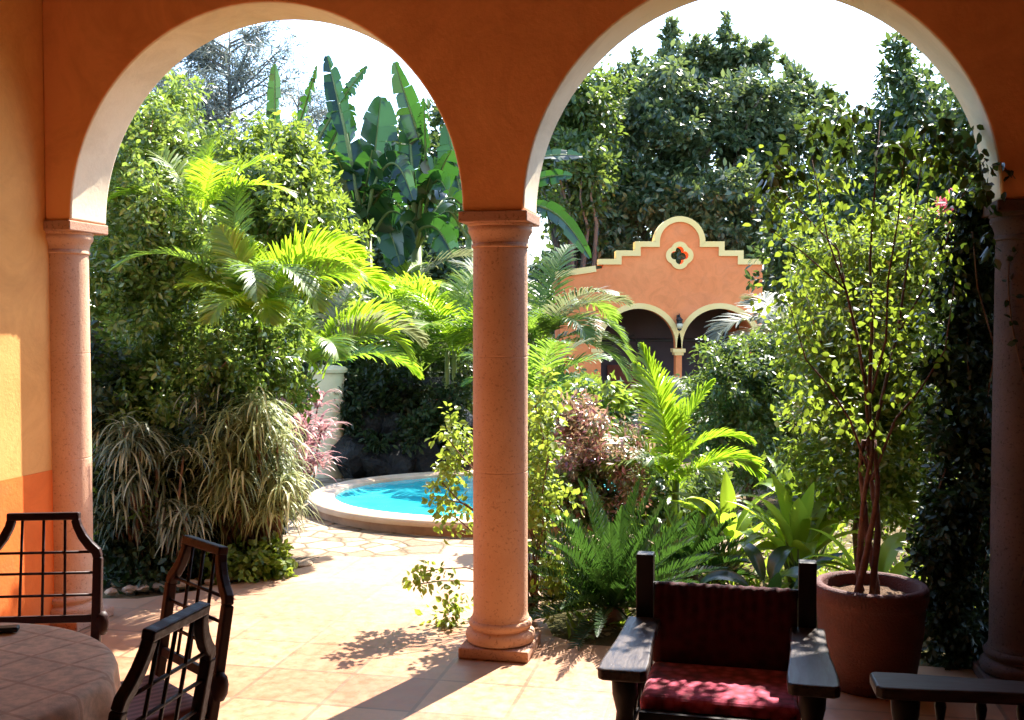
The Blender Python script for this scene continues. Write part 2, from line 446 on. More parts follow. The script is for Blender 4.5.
class MB:
    """collects shapes, then links them as one mesh object"""

    def __init__(s):
        s.v, s.f, s.m = [], [], []

    def add(s, verts, faces, mi=0):
        b = len(s.v)
        s.v.extend([tuple(p) for p in verts])
        for f in faces:
            s.f.append(tuple(i + b for i in f))
            s.m.append(mi)
        return s

    def box(s, c, size, rot=None, mi=0):
        hx, hy, hz = size[0] / 2, size[1] / 2, size[2] / 2
        P = [Vector((x, y, z)) for x in (-hx, hx) for y in (-hy, hy) for z in (-hz, hz)]
        if rot is not None:
            P = [rot @ p for p in P]
        P = [p + Vector(c) for p in P]
        return s.add(P, [(0, 1, 3, 2), (4, 6, 7, 5), (0, 4, 5, 1), (2, 3, 7, 6), (0, 2, 6, 4), (1, 5, 7, 3)], mi)

    def tube(s, pts, rad, n=8, mi=0, cap=True):
        pts = [Vector(p) for p in pts]
        if not hasattr(rad, '__len__'):
            rad = [rad] * len(pts)
        rings = []
        t0 = None
        for i, p in enumerate(pts):
            t = (pts[min(i + 1, len(pts) - 1)] - pts[max(i - 1, 0)]).normalized()
            if t0 is None:
                a = t.orthogonal().normalized()
            else:
                a = (a - t * a.dot(t)).normalized()
            t0 = t
            b = t.cross(a)
            rings.append([p + (a * math.cos(k * 2 * PI / n) + b * math.sin(k * 2 * PI / n)) * rad[i] for k in range(n)])
        V = [q for r in rings for q in r]
        Fc = []
        for i in range(len(pts) - 1):
            for k in range(n):
                Fc.append((i * n + k, i * n + (k + 1) % n, (i + 1) * n + (k + 1) % n, (i + 1) * n + k))
        if cap:
            Fc.append(tuple(range(n))[::-1])
            Fc.append(tuple((len(pts) - 1) * n + k for k in range(n)))
        return s.add(V, Fc, mi)

    def lathe(s, prof, c=(0, 0, 0), n=32, mi=0, cap=True):
        V, Fc = [], []
        for r, z in prof:
            for k in range(n):
                a = 2 * PI * k / n
                V.append((c[0] + r * math.cos(a), c[1] + r * math.sin(a), c[2] + z))
        for i in range(len(prof) - 1):
            for k in range(n):
                Fc.append((i * n + k, i * n + (k + 1) % n, (i + 1) * n + (k + 1) % n, (i + 1) * n + k))
        if cap:
            Fc.append(tuple(range(n))[::-1])
            Fc.append(tuple((len(prof) - 1) * n + k for k in range(n)))
        return s.add(V, Fc, mi)

    def bar(s, pts, w, d, mi=0, up=(0, 1, 0)):
        """rectangular bar along pts; w across, d along 'up'"""
        pts = [Vector(p) for p in pts]
        upv = Vector(up)
        rings = []
        for i, p in enumerate(pts):
            t = (pts[min(i + 1, len(pts) - 1)] - pts[max(i - 1, 0)]).normalized()
            sd = t.cross(upv).normalized()
            ww = w[i] if hasattr(w, '__len__') else w
            dd = d[i] if hasattr(d, '__len__') else d
            rings.append([p + sd * ww / 2 + upv * dd / 2, p - sd * ww / 2 + upv * dd / 2, p - sd * ww / 2 - upv * dd / 2, p + sd * ww / 2 - upv * dd / 2])
        V = [q for r in rings for q in r]
        Fc = []
        for i in range(len(pts) - 1):
            for k in range(4):
                Fc.append((i * 4 + k, i * 4 + (k + 1) % 4, (i + 1) * 4 + (k + 1) % 4, (i + 1) * 4 + k))
        Fc.append((3, 2, 1, 0))
        e = (len(pts) - 1) * 4
        Fc.append((e, e + 1, e + 2, e + 3))
        return s.add(V, Fc, mi)

    def build(s, name, mats, parent=None, smooth=False, bevel=0.0, seg=2, autosmooth=None):
        me = bpy.data.meshes.new(name)
        me.from_pydata(s.v, [], s.f)
        if not isinstance(mats, (list, tuple)):
            mats = [mats]
        for m in mats:
            me.materials.append(m)
        me.polygons.foreach_set('material_index', s.m)
        bm = bmesh.new()
        bm.from_mesh(me)
        bmesh.ops.recalc_face_normals(bm, faces=bm.faces)
        bm.to_mesh(me)
        bm.free()
        if smooth:
            me.polygons.foreach_set('use_smooth', [True] * len(me.polygons))
            if autosmooth:
                me.set_sharp_from_angle(angle=R(autosmooth))
        me.update()
        o = bpy.data.objects.new(name, me)
        COL.objects.link(o)
        if parent:
            o.parent = parent
        if bevel:
            b = o.modifiers.new('bevel', 'BEVEL')
            b.width = bevel
            b.segments = seg
            b.limit_method = 'ANGLE'
            b.angle_limit = R(40)
            b.harden_normals = False
        return o


def np_mesh(name, V, quads, mat, parent=None, smooth=False):
    """fast mesh of quads (or tris) from numpy arrays"""
    V = np.ascontiguousarray(V, dtype=np.float32)
    k = quads.shape[1]
    me = bpy.data.meshes.new(name)
    me.vertices.add(len(V))
    me.vertices.foreach_set('co', V.ravel())
    n = len(quads)
    me.loops.add(n * k)
    me.loops.foreach_set('vertex_index', np.ascontiguousarray(quads, dtype=np.int32).ravel())
    me.polygons.add(n)
    me.polygons.foreach_set('loop_start', np.arange(0, n * k, k, dtype=np.int32))
    me.polygons.foreach_set('loop_total', np.full(n, k, dtype=np.int32))
    if smooth:
        me.polygons.foreach_set('use_smooth', np.ones(n, dtype=bool))
    me.materials.append(mat)
    me.update(calc_edges=True)
    me.validate()
    o = bpy.data.objects.new(name, me)
    COL.objects.link(o)
    if parent:
        o.parent = parent
    return o


def unit(a):
    return a / np.maximum(1e-9, np.linalg.norm(a, axis=-1, keepdims=True))


def leaf_geo(P, D, N, L, W, fold=0.25, droop=0.18, wide=0.42):
    """one folded leaf (two quads) per point: D along the blade, N its face"""
    n = len(P)
    D = unit(D)
    S = unit(np.cross(D, N))
    N = np.cross(S, D)
    L = L[:, None]
    W = W[:, None]
    up_ = N * W * fold * 0.5
    b = P
    m = P + D * L * 0.5 - up_
    t = P + D * L - N * L * droop
    r1 = P + D * L * 0.24 - S * W * 0.40 + up_ * .6
    r2 = P + D * L * 0.58 - S * W * 0.47 + up_ - N * L * droop * .35
    l1 = P + D * L * 0.24 + S * W * 0.40 + up_ * .6
    l2 = P + D * L * 0.58 + S * W * 0.47 + up_ - N * L * droop * .35
    V = np.stack([b, r1, r2, t, m, l2, l1], 1).reshape(-1, 3)
    base = np.arange(n)[:, None] * 7
    q = np.concatenate([base + np.array([[0, 1, 2, 3, 4]]), base + np.array([[0, 4, 3, 5, 6]])], 0)
    return V, q


def sublobes(lobes, n, f0, f1):
    """break big crown lobes into many smaller bunches that sit on their skins"""
    out_ = []
    w = np.array([r[0] * r[2] for c, r in lobes])
    w = w / w.sum()
    for (c, r), q in zip(lobes, w):
        m_ = max(3, int(n * q))
        for d in unit(rng.normal(size=(m_, 3))):
            k = rng.uniform(.55, 1.0)
            s = rng.uniform(f0, f1)
            rr = (r[0] * r[2]) ** .5 * s
            out_.append((tuple(np.array(c) + d * np.array(r) * k), (rr * rng.uniform(.9, 1.3), rr, rr * rng.uniform(.7, 1.0))))
    return out_


def cloud(lobes, nclump, per, spread, size, aspect=0.5, up=0.5, shell=0.55, droop=0.3, sizevar=0.35, cut=None):
    """leaf positions for a crown: lobes = (centre, radii) ellipsoids; leaves gather in clumps near each lobe's skin"""
    P, D, N = [], [], []
    vol = np.array([max(1e-4, r[0] * r[1] + r[1] * r[2] + r[0] * r[2]) for c, r in lobes])
    vol = vol / vol.sum()
    cl = []
    for (c, r), w in zip(lobes, vol):
        k = max(3, int(nclump * w))
        d = unit(rng.normal(size=(k, 3)))
        rad = shell + (1 - shell) * rng.rand(k, 1) ** 0.6
        ph_ = rng.uniform(0, 6.28, 3)
        rad = rad * (1 + .16 * np.sin(d[:, :1] * 5 + ph_[0]) * np.sin(d[:, 2:] * 6 + ph_[1]) + .1 * np.sin(d[:, 1:2] * 11 + d[:, 2:] * 9 + ph_[2]))
        rad = np.where(rng.rand(k, 1) < .1, rad * rng.uniform(1.05, 1.28, (k, 1)), rad)
        cc = np.array(c) + d * np.array(r) * rad
        cl.append((cc, d))
    C = np.concatenate([a for a, _ in cl])
    DD = np.concatenate([a for _, a in cl])
    k = len(C)
    cs = rng.uniform(0.45, 1.45, (k, 1))
    idx = np.repeat(np.arange(k), np.maximum(2, (per * (cs[:, 0] * 1.05) ** 1.3)).astype(int))
    n = len(idx)
    # every clump is a leafy twig: leaves sit along it on both sides
    tw = unit(DD * .75 + rng.normal(size=(k, 3)) * .65 + np.array([0, 0, .25 * up - .35 * droop]))
    s_ = rng.uniform(-1.1, 1.5, (n, 1))
    pr = rng.normal(size=(n, 3))
    pr = unit(pr - tw[idx] * (pr * tw[idx]).sum(1, keepdims=True))
    sag_ = np.clip(s_, 0, 2) ** 2 * spread * .22 * droop
    P = C[idx] + tw[idx] * s_ * spread * cs[idx] * 1.25 + pr * np.abs(rng.normal(size=(n, 1))) * spread * .42 * cs[idx]
    P[:, 2] -= sag_[:, 0]
    D = unit(tw[idx] * .55 + pr * .85 + rng.normal(size=(n, 3)) * .3 + np.array([0, 0, -droop * .8]))
    N = unit(rng.normal(size=(n, 3)) * 0.55 + DD[idx] * 0.35 + np.array([0, 0, up]))
    L = size * (1 + sizevar * rng.uniform(-1, 1, n))
    if cut is not None:
        keep = cut(P)
        P, D, N, L = P[keep], D[keep], N[keep], L[keep]
    return P, D, N, L, L * aspect, C


def foliage(name, lobes, nclump, per, spread, size, mat, parent, aspect=0.5, **kw):
    P, D, N, L, W, C = cloud(lobes, nclump, per, spread, size, aspect, **kw)
    org = np.array(parent.location) if parent else 0
    V, q = leaf_geo(P - org, D, N, L, W)
    return np_mesh(name, V, q, mat, parent), C


def stems_to(C, base, n, r0, mat, parent, name='branch', zfork=None, wob=0.06, r1=0.35, one=True):
    """trunk with limbs that run from the base towards n of the clumps"""
    mb = MB()
    base = Vector(base)
    pick = C[rng.choice(len(C), min(n, len(C)), replace=False)]
    org = Vector(parent.location)
    for c in pick:
        c = Vector(c)
        pts = [base - org]
        rad = [r0]
        if zfork is not None:
            f = base + Vector((rng.uniform(-.04, .04), rng.uniform(-.04, .04), zfork * rng.uniform(0.7, 1.05)))
            pts.append((base + f) / 2 - org)
            rad.append(r0 * 0.95)
            pts.append(f - org)
            rad.append(r0 * 0.85)
            st = f
        else:
            st = base
        d = c - st
        for k in (0.3, 0.6, 0.85, 1.0):
            w = d.length * wob
            bend = Vector((0, 0, d.length * 0.12 * math.sin(k * PI)))
            pts.append(st + d * k + bend + Vector((rng.uniform(-w, w), rng.uniform(-w, w), rng.uniform(-w, w))) - org)
            rad.append(max(0.004, r0 * (r1 * (1 - k) + 0.06)))
        mb.tube(pts, rad, 6)
    return mb.build(name, mat, parent, smooth=True)


def strap_geo(pts, W, cup=0.0, side=None):
    """blade strip along pts (k,3) with half-widths W (k); returns verts, quads"""
    k = len(pts)
    T = np.gradient(pts, axis=0)
    T = unit(T)
    if side is None:
        side = np.cross(T, np.array([0, 0, 1.0]))
        bad = np.linalg.norm(side, axis=1) < 0.05
        side[bad] = np.array([1.0, 0, 0])
    side = unit(side)
    Nn = np.cross(side, T)
    a = pts + side * W[:, None] + Nn * (cup * W[:, None])
    b = pts - side * W[:, None] + Nn * (cup * W[:, None])
    V = np.stack([a, pts, b], 1).reshape(-1, 3)
    q = []
    for i in range(k - 1):
        q.append((i * 3, i * 3 + 1, i * 3 + 4, i * 3 + 3))
        q.append((i * 3 + 1, i * 3 + 2, i * 3 + 5, i * 3 + 4))
    return V, np.array(q)


class QB:
    def __init__(s):
        s.V, s.q, s.n = [], [], 0

    def add(s, V, q):
        s.V.append(V)
        s.q.append(q + s.n)
        s.n += len(V)

    def build(s, name, mat, parent=None, smooth=False):
        return np_mesh(name, np.concatenate(s.V), np.concatenate(s.q), mat, parent, smooth)


def arc_pts(p0, az, el0, bend, length, k=14, power=1.3, twist=0.0):
    t = np.linspace(0, 1, k)
    el = el0 - bend * t ** power
    a = az + twist * t
    step = length / (k - 1)
    d = np.stack([np.cos(el) * np.cos(a), np.cos(el) * np.sin(a), np.sin(el)], 1)
    p = np.zeros((k, 3))
    p[1:] = np.cumsum((d[:-1] + d[1:]) / 2 * step, 0)
    return p + np.array(p0)


def frond(p0, az, el0, bend, length, nl, ll, lw, mat, parent, vee=0.35, fwd=0.75, start=0.14, sag=0.35, twist=0.0, name='frond', roll=0.0, stiff=False):
    """a feather leaf: arched midrib with two rows of narrow leaflets"""
    k = 16
    p = arc_pts(p0, az, el0, bend, length, k, twist=twist)
    T = unit(np.gradient(p, axis=0))
    side = unit(np.cross(T, np.array([0, 0, 1.0])) + 1e-6)
    Nn = np.cross(side, T)
    if roll:
        side, Nn = side * math.cos(roll) + Nn * math.sin(roll), Nn * math.cos(roll) - side * math.sin(roll)
    qb = QB()
    rw = np.linspace(0.014, 0.003, k) * (length / 1.6) ** 0.5
    V, q = strap_geo(p, rw, 0.6, side)
    qb.add(V, q)
    tt = np.linspace(start, 0.995, nl)
    tt = tt + rng.uniform(-0.4, 0.4, nl) / nl * 0.8
    tt = np.clip(tt, start, 0.999)
    x = tt * (k - 1)
    i0 = np.minimum(x.astype(int), k - 2)
    fr = (x - i0)[:, None]
    P = p[i0] * (1 - fr) + p[i0 + 1] * fr
    Tl = unit(T[i0] * (1 - fr) + T[i0 + 1] * fr)
    Sl = unit(side[i0] * (1 - fr) + side[i0 + 1] * fr)
    Nl = unit(Nn[i0] * (1 - fr) + Nn[i0 + 1] * fr)
    s = (tt - start) / (1 - start)
    prof = np.clip(np.sin(np.pi * (0.18 + 0.80 * s)) ** 0.75, 0.12, 1)
    for sg in (-1, 1):
        ang = (fwd * (0.55 + 0.75 * s) + rng.uniform(-.09, .09, nl))[:, None]
        ve = vee + rng.uniform(-.14, .14, nl)[:, None]
        d = unit((Sl * sg * np.cos(ve) + Nl * np.sin(ve)) * np.cos(ang) + Tl * np.sin(ang))
        n_ = unit(np.cross(d, Tl) * sg)
        L = (ll * prof * rng.uniform(0.85, 1.1, nl))[:, None]
        w = unit(np.cross(d, n_))
        dn = np.array([0, 0, -1.0])
        sgf = sag * rng.uniform(0.6, 1.4, nl)[:, None]
        m1 = P + d * L * 0.45 + dn * L * sgf * 0.12
        m2 = P + d * L * 0.8 + dn * L * sgf * 0.42
        tp = P + d * L * 1.0 + dn * L * sgf * 0.75
        hw = lw / 2
        V = np.stack([P + w * hw * 0.45, P - w * hw * 0.45, m1 + w * hw, m1 - w * hw, m2 + w * hw * 0.75, m2 - w * hw * 0.75, tp + w * hw * 0.1, tp - w * hw * 0.1], 1).reshape(-1, 3)
        b = np.arange(nl)[:, None] * 8
        q = np.concatenate([b + np.array([[0, 1, 3, 2]]), b + np.array([[2, 3, 5, 4]]), b + np.array([[4, 5, 7, 6]])], 0)
        qb.add(V, q)
    return qb.build(name, mat, parent)


def extrude_outline(loops, frame, v0, v1, name, mats, parent=None, edge_mat=lambda a, b: 0, bevel=0.0):
    """flat outline with holes in (u, z), given a real thickness from v0 to v1"""
    bm = bmesh.new()
    caps = []
    for v in (v0, v1):
        ed = []
        vs_all = []
        for lp in loops:
            vs = [bm.verts.new(frame(u, v, z)) for u, z in lp]
            vs_all.append(vs)
            for i in range(len(vs)):
                ed.append(bm.edges.new((vs[i], vs[(i + 1) % len(vs)])))
        caps.append(vs_all)
        res = bmesh.ops.triangle_fill(bm, use_beauty=True, use_dissolve=False, edges=ed)
    for lp, a, b in zip(loops, caps[0], caps[1]):
        n = len(lp)
        for i in range(n):
            j = (i + 1) % n
            f = bm.faces.new((a[i], a[j], b[j], b[i]))
            f.material_index = edge_mat(lp[i], lp[j])
            f.smooth = f.material_index == 1
    bmesh.ops.recalc_face_normals(bm, faces=bm.faces)
    me = bpy.data.meshes.new(name)
    bm.to_mesh(me)
    bm.free()
    for m in (mats if isinstance(mats, (list, tuple)) else [mats]):
        me.materials.append(m)
    me.set_sharp_from_angle(angle=R(35))
    o = bpy.data.objects.new(name, me)
    COL.objects.link(o)
    if parent:
        o.parent = parent
    return o


def arc2(cx, cz, r, a0, a1, n):
    return [(cx + r * math.cos(a0 + (a1 - a0) * i / n), cz + r * math.sin(a0 + (a1 - a0) * i / n)) for i in range(n + 1)]


#=SETTING=
# ------------------------------------------------------------------ ground, floor, path, pool
def terrain(x, y):
    h = -0.03
    if y > 12.5:
        s = min(1, (y - 12.5) / 8)
        h -= 1.45 * s * s * (3 - 2 * s)
    return h


xs = np.concatenate([np.linspace(-400, -30, 8), np.linspace(-24, 24, 49), np.linspace(30, 400, 8)])
ys = np.concatenate([np.linspace(-60, 2, 8), np.linspace(3, 40, 75), np.linspace(45, 700, 14)])
V = [(x, y, terrain(x, y) + (0 if y < 5.8 or (abs(x + .6) < 2.2 and y < 11.6) else rng.uniform(-.03, .015))) for y in ys for x in xs]
nx = len(xs)
Fq = [(j * nx + i, j * nx + i + 1, (j + 1) * nx + i + 1, (j + 1) * nx + i) for j in range(len(ys) - 1) for i in range(nx - 1)]
mb = MB()
mb.add(V, Fq)
tag(mb.build('ground', M['soil'], smooth=True), kind='structure')


def sheet(name, outline, z, mat, thick=0.06):
    mb = MB()
    n = len(outline)
    V = [(x, y, z) for x, y in outline] + [(x, y, z - thick) for x, y in outline]
    mb.add(V, [tuple(range(n))] + [(i, i + n, (i + 1) % n + n, (i + 1) % n) for i in range(n)])
    return mb.build(name, mat)


def xy(p):
    return (p.x, p.y)


fl = [xy(A(-2.62, -7.5)), xy(A(3.5, -7.5)), xy(A(3.5, 0.19)), xy(A(0.4, 0.19)), (0.22, 5.72), (0.16, 6.3), (0.22, 7.0), (0.14, 7.55),
      (-0.4, 7.8), (-1.0, 7.66), (-1.38, 7.72), (-1.44, 7.35), (-1.62, 7.02), (-1.95, 6.72), (-2.3, 6.5), xy(A(-2.62, 0.5))]
tag(sheet('floor', fl, 0.0, M['floor']), kind='structure')
pa = [(-2.0, 6.6), (-0.6, 6.6), (0.1, 7.2), (1.9, 8.0), (2.1, 9.5), (1.6, 11.4), (-2.6, 11.6), (-2.5, 9.6), (-2.0, 8.4), (-2.0, 7.4)]
tag(sheet('path', pa, -0.006, M['paving']), kind='structure')

PC = Vector((-0.15, 9.86, 0))
pool = empty('swimming_pool', PC)
tag(pool, 'small round garden pool with raised pale stone rim and turquoise water', 'pool')


def oval_ring(prof, rx_off, n=72):
    """prof of (offset outward, z) swept round the oval"""
    mb = MB()
    V, Fc = [], []
    for o_, z in prof:
        for k in range(n):
            a = 2 * PI * k / n
            V.append(((1.48 + o_) * math.cos(a), (1.25 + o_) * math.sin(a), z))
    for i in range(len(prof) - 1):
        for k in range(n):
            Fc.append((i * n + k, i * n + (k + 1) % n, (i + 1) * n + (k + 1) % n, (i + 1) * n + k))
    mb.add(V, Fc)
    return mb


oval_ring([(0.20, -0.06), (0.20, 0.055)], 0).build('rim_wall', M['rim_face'], pool, smooth=True)
oval_ring([(0.20, 0.056), (0.235, 0.064), (0.245, 0.085), (0.235, 0.11), (0.21, 0.12), (0.03, 0.12), (0.005, 0.112), (0.0, 0.09), (0.0, -0.3)], 0).build('rim', M['rim'], pool, smooth=True, autosmooth=50)
n = 72
mb = MB()
mb.add([(1.478 * math.cos(2 * PI * k / n), 1.248 * math.sin(2 * PI * k / n), 0.088) for k in range(n)], [tuple(range(n))])
w = mb.build('pool_water', M['water'])
w.location = PC
tag(w, kind='structure')

# ------------------------------------------------------------------ loggia
RA = (LSP - PW) / 2
TOP = 4.7


def afr(u, v, z):
    return A(u, v, z)


def arch_notch(c, n=48):
    """right to left along an arch"""
    return arc2(c, HC, RA, 0, PI, n)


out_l = [(-LSP, HC)] + arch_notch(-LSP / 2)[::-1] + arch_notch(LSP / 2)[::-1] + [(LSP + .16, HC), (LSP + .16, 0), (3.5, 0), (3.5, TOP), (-LSP, TOP)]


def em(a, b):
    mid = ((a[0] + b[0]) / 2, (a[1] + b[1]) / 2)
    for c in (-LSP / 2, LSP / 2):
        if abs(math.hypot(mid[0] - c, mid[1] - HC) - RA) < 0.02 and mid[1] > HC:
            return 1
    return 0


aw = extrude_outline([out_l], afr, -TW / 2, TW / 2, 'arcade_wall', [M['wall_orange'], M['cream']], edge_mat=em)
bv = aw.modifiers.new('bevel', 'BEVEL')
bv.width = .012
bv.segments = 3
bv.limit_method = 'ANGLE'
bv.angle_limit = R(50)
tag(aw, 'orange plastered arcade wall with two round arches lined in cream', 'wall')

lw = empty('side_wall', A(-LSP, 0, 0), -TH)
tag(lw, 'ochre plastered side wall with orange red dado beside the dining table', 'wall')
mb = MB()
mb.box((-.15, -3.68, (TOP + .885) / 2), (0.3, 7.7, TOP - .885))
mb.build('upper_wall', M['wall_ochre'], lw)
mb = MB()
mb.box((-.151, -3.68, 0.442), (0.306, 7.7, 0.884))
mb.build('dado', M['dado'], lw)

rw = empty('end_wall', A(3.5, 0, 0), -TH)
tag(rw, 'dark reddish end wall closing the loggia past the creeper', 'wall')
mb = MB()
mb.box((.15, -3.68, TOP / 2), (0.3, 7.7, TOP))
mb.build('wall_panel', M['door_wood'], rw)
bw = empty('back_wall', A(0.5, -7.5, 0), -TH)
tag(bw, 'plain cream rear wall of the loggia behind the seats', 'wall')
mb = MB()
mb.box((0, -.15, TOP / 2), (6.6, 0.3, TOP))
mb.build('wall_panel', M['cream'], bw)
mb = MB()
P = [A(-2.8, -7.8, TOP + .005), A(3.8, -7.8, TOP + .005), A(3.8, .4, TOP + .005), A(-2.8, .4, TOP + .005)]
P2 = [p + Vector((0, 0, .25)) for p in P]
mb.add(P + P2, [(0, 1, 2, 3), (4, 5, 6, 7), (0, 1, 5, 4), (1, 2, 6, 5), (2, 3, 7, 6), (3, 0, 4, 7)])
tag(mb.build('ceiling', M['ceiling']), kind='structure')


def column(u, label, st=M['stone'], sc_=M['stone_cap']):
    c = empty('stone_column', A(u, 0, 0), -TH)
    tag(c, label, 'column', 'stone columns of the arcade')
    mb = MB()
    mb.box((0, 0, .028), (0.36, 0.36, 0.056))
    mb.build('plinth', sc_, c, bevel=.008)
    mb = MB()
    prof = [(0.15, .057), (.172, .062), (.180, .085), (.176, .11), (.160, .122), (.152, .127), (.152, .135), (.162, .142), (.164, .155), (.158, .168), (.148, .173), (.147, .182)]
    mb.lathe(prof, n=48)
    mb.build('base', st, c, smooth=True, autosmooth=50)
    mb = MB()
    prof = [(.147, .183), (.141, .2), (.1405, .215), (.1405, .7), (.1405, .922), (.1405, .932), (.139, .934), (.1388, .937), (.139, .94), (.1405, .942), (.1405, .952), (.1405, 1.2), (.1402, 1.5), (.1402, 1.518), (.1388, 1.520), (.1388, 1.524), (.140, 1.526), (.140, 1.545), (.1395, 1.8), (.139, 2.05), (.139, 2.07)]
    mb.lathe(prof, n=48)
    mb.build('shaft', st, c, smooth=True, autosmooth=25)
    mb = MB()
    prof = [(.141, 2.071), (.147, 2.076), (.147, 2.09), (.142, 2.095), (.144, 2.11), (.152, 2.135), (.163, 2.15), (.166, 2.165), (.162, 2.178), (.168, 2.182), (.169, 2.191)]
    mb.lathe(prof, n=48)
    mb.build('capital', st, c, smooth=True, autosmooth=50)
    mb = MB()
    mb.box((0, 0, 2.2195), (0.348, 0.362, 0.055))
    mb.build('abacus', sc_, c, bevel=.006)
    return c


column(-LSP - 0.015, 'pinkish stone column against the ochre side wall, sunlit along its edge')
column(0, 'pinkish stone column standing free between the two arches')
column(LSP, 'stone column coloured dark for shade behind the creeper and the potted tree', M['stone_shaded'], M['stone_shaded'])

# ------------------------------------------------------------------ pavilion
PD = 26.0
GZ = terrain(0, PD)


def fx(px):
    return (px - 512) / F * PD


def fz(py):
    return at(512, py, PD).z


def ffr(u, v, z):
    return Vector((u, PD + v, z))


pv = empty('garden_pavilion', (0, 0, 0))
tag(pv, 'orange garden pavilion with stepped gable, yellow trim and arched openings', 'building')
cx = fx(679)
zs = fz(346)
hw_ = (fx(762) - fx(598)) / 2
ac = [fx(638.5), fx(719.5)]
ar = (fx(676) - fx(601)) / 2
steps = [(603, 261.5), (618, 261.5), (618, 253), (637, 253), (637, 244), (656, 244)]
lp = [(fx(a), fz(b)) for a, b in steps]
rp = [(2 * cx - a, b) for a, b in lp][::-1]
top = lp + arc2(cx, fz(241), fx(656) - cx, 0, PI, 20)[1:-1][::-1] * 1
# the arc above runs left to right: radius negative flips it
top = lp + [(cx - (cx - fx(656)) * math.cos(t), fz(242) + (cx - fx(656)) * math.sin(t)) for t in np.linspace(0, PI, 22)] + rp
xl, xr = fx(560), fx(762)
low = []
for c in ac[::-1]:
    low += [(c + ar, GZ)] + arc2(c, zs, ar, 0, PI, 24) + [(c - ar, GZ)]
outline = [(xr, GZ), (xr, fz(261.5))] + top[::-1] + [(fx(603), fz(268)), (xl, fz(276)), (xl, GZ)] + low[::-1]
qf = []
for k in range(4):
    a0 = -PI / 4 + k * PI / 2
    ccx, ccz = cx + 0.115 * math.cos(a0 + PI / 4), fz(255.5) + 0.115 * math.sin(a0 + PI / 4)
    qf += [(ccx + .1 * math.cos(t), ccz + .1 * math.sin(t)) for t in np.linspace(a0 + PI / 4 - 1.75, a0 + PI / 4 + 1.75, 9)]
extrude_outline([outline, qf], ffr, 0, 0.35, 'wall', [M['fac_orange']], pv)


def ribbon(pts, w0, w1, v0, v1, closed=False):
    """band between offsets w0 and w1 of a polyline, from depth v0 to v1"""
    n = len(pts)
    P = [Vector((a, b, 0)) for a, b in pts]
    rows = []
    for i in range(n):
        a = P[i - 1] if (i > 0 or closed) else P[i]
        b = P[(i + 1) % n] if (i < n - 1 or closed) else P[i]
        d1 = (P[i] - a)
        d2 = (b - P[i])
        d1 = d1.normalized() if d1.length > 1e-6 else d2.normalized()
        d2 = d2.normalized() if d2.length > 1e-6 else d1
        n1 = Vector((-d1.y, d1.x, 0))
        n2 = Vector((-d2.y, d2.x, 0))
        m = (n1 + n2)
        m = m.normalized() if m.length > 1e-6 else n1
        k = 1 / max(0.4, m.dot(n1))
        rows.append([ffr((P[i] + m * k * w).x, v, (P[i] + m * k * w).y) for w, v in ((w0, v0), (w1, v0), (w1, v1), (w0, v1))])
    mb = MB()
    V = [q for r in rows for q in r]
    Fc = []
    for i in range(n if closed else n - 1):
        j = (i + 1) % n
        for k in range(4):
            Fc.append((i * 4 + k, i * 4 + (k + 1) % 4, j * 4 + (k + 1) % 4, j * 4 + k))
    if not closed:
        Fc += [(3, 2, 1, 0), (n * 4 - 4, n * 4 - 3, n * 4 - 2, n * 4 - 1)]
    mb.add(V, Fc)
    return mb


ribbon([(fx(598), fz(261.5))] + top + [(xr + .05, fz(261.5))], -0.075, 0.06, -0.06, 0.40).build('coping', M['fac_yellow'], pv)
ribbon([(xl - .1, fz(277)), (fx(596), fz(271))], -0.02, 0.13, -0.05, 0.40).build('wing_coping', M['fac_yellow'], pv)
for c in ac:
    ribbon([(c + ar, zs - .05)] + arc2(c, zs, ar, 0, PI, 24) + [(c - ar, zs - .05)], -0.13, 0.004, -0.035, 0.1).build('arch_trim', M['fac_yellow'], pv)
    for sg in (-1, 1):
        pass
for a in (ac[0] + ar, ac[1] + ar, ac[0] - ar):
    mid = fx(679) if a == ac[0] + ar else a + (.09 if a > cx else -.09)
    mb = MB()
    mb.box((mid, PD + .16, zs - .11), (0.3, 0.46, 0.09))
    mb.box((mid, PD + .16, zs - .19), (0.22, 0.4, 0.07))
    mb.build('pier_capital', M['fac_yellow'], pv)
qr = ribbon(qf, -0.012, 0.105, -0.05, 0.1, True)
qr2 = []
for k in range(4):
    a0 = k * PI / 2
    ccx, ccz = cx + 0.125 * math.cos(a0), fz(255.5) + 0.125 * math.sin(a0)
    qr2 += [(ccx + .21 * math.cos(t), ccz + .21 * math.sin(t)) for t in np.linspace(a0 - 1.15, a0 + 1.15, 9)]
qo = qr2
extrude_outline([qo, qf], ffr, -0.05, 0.02, 'quatrefoil_trim', [M['fac_yellow']], pv)
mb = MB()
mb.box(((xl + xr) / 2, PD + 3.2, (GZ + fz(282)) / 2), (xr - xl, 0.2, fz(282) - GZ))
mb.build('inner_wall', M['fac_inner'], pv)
for x in (xl + .1, xr - .1):
    mb = MB()
    mb.box((x, PD + 1.75, (GZ + fz(282)) / 2), (0.2, 2.7, fz(282) - GZ - .02))
    mb.build('gable_side_wall', M['fac_orange'], pv)
mb = MB()
mb.box(((xl + xr) / 2, PD + 1.95, fz(281)), (xr - xl + .1, 3.15, 0.2))
mb.build('roof', M['fac_orange'], pv)
mb = MB()
mb.box((fx(637), PD + 3.06, GZ + 1.0), (0.9, 0.07, 2.0))
mb.build('door', M['door_wood'], pv, bevel=.01)
mb = MB()
mb.tube([(fx(600), PD + 1.2, fz(352)), (fx(640), PD + 1.2, fz(336)), (fx(645), PD + 1.2, fz(352))], .03, 6)
mb.tube([(fx(590), PD + 1.3, fz(341)), (fx(765), PD + 1.3, fz(341))], .05, 6)
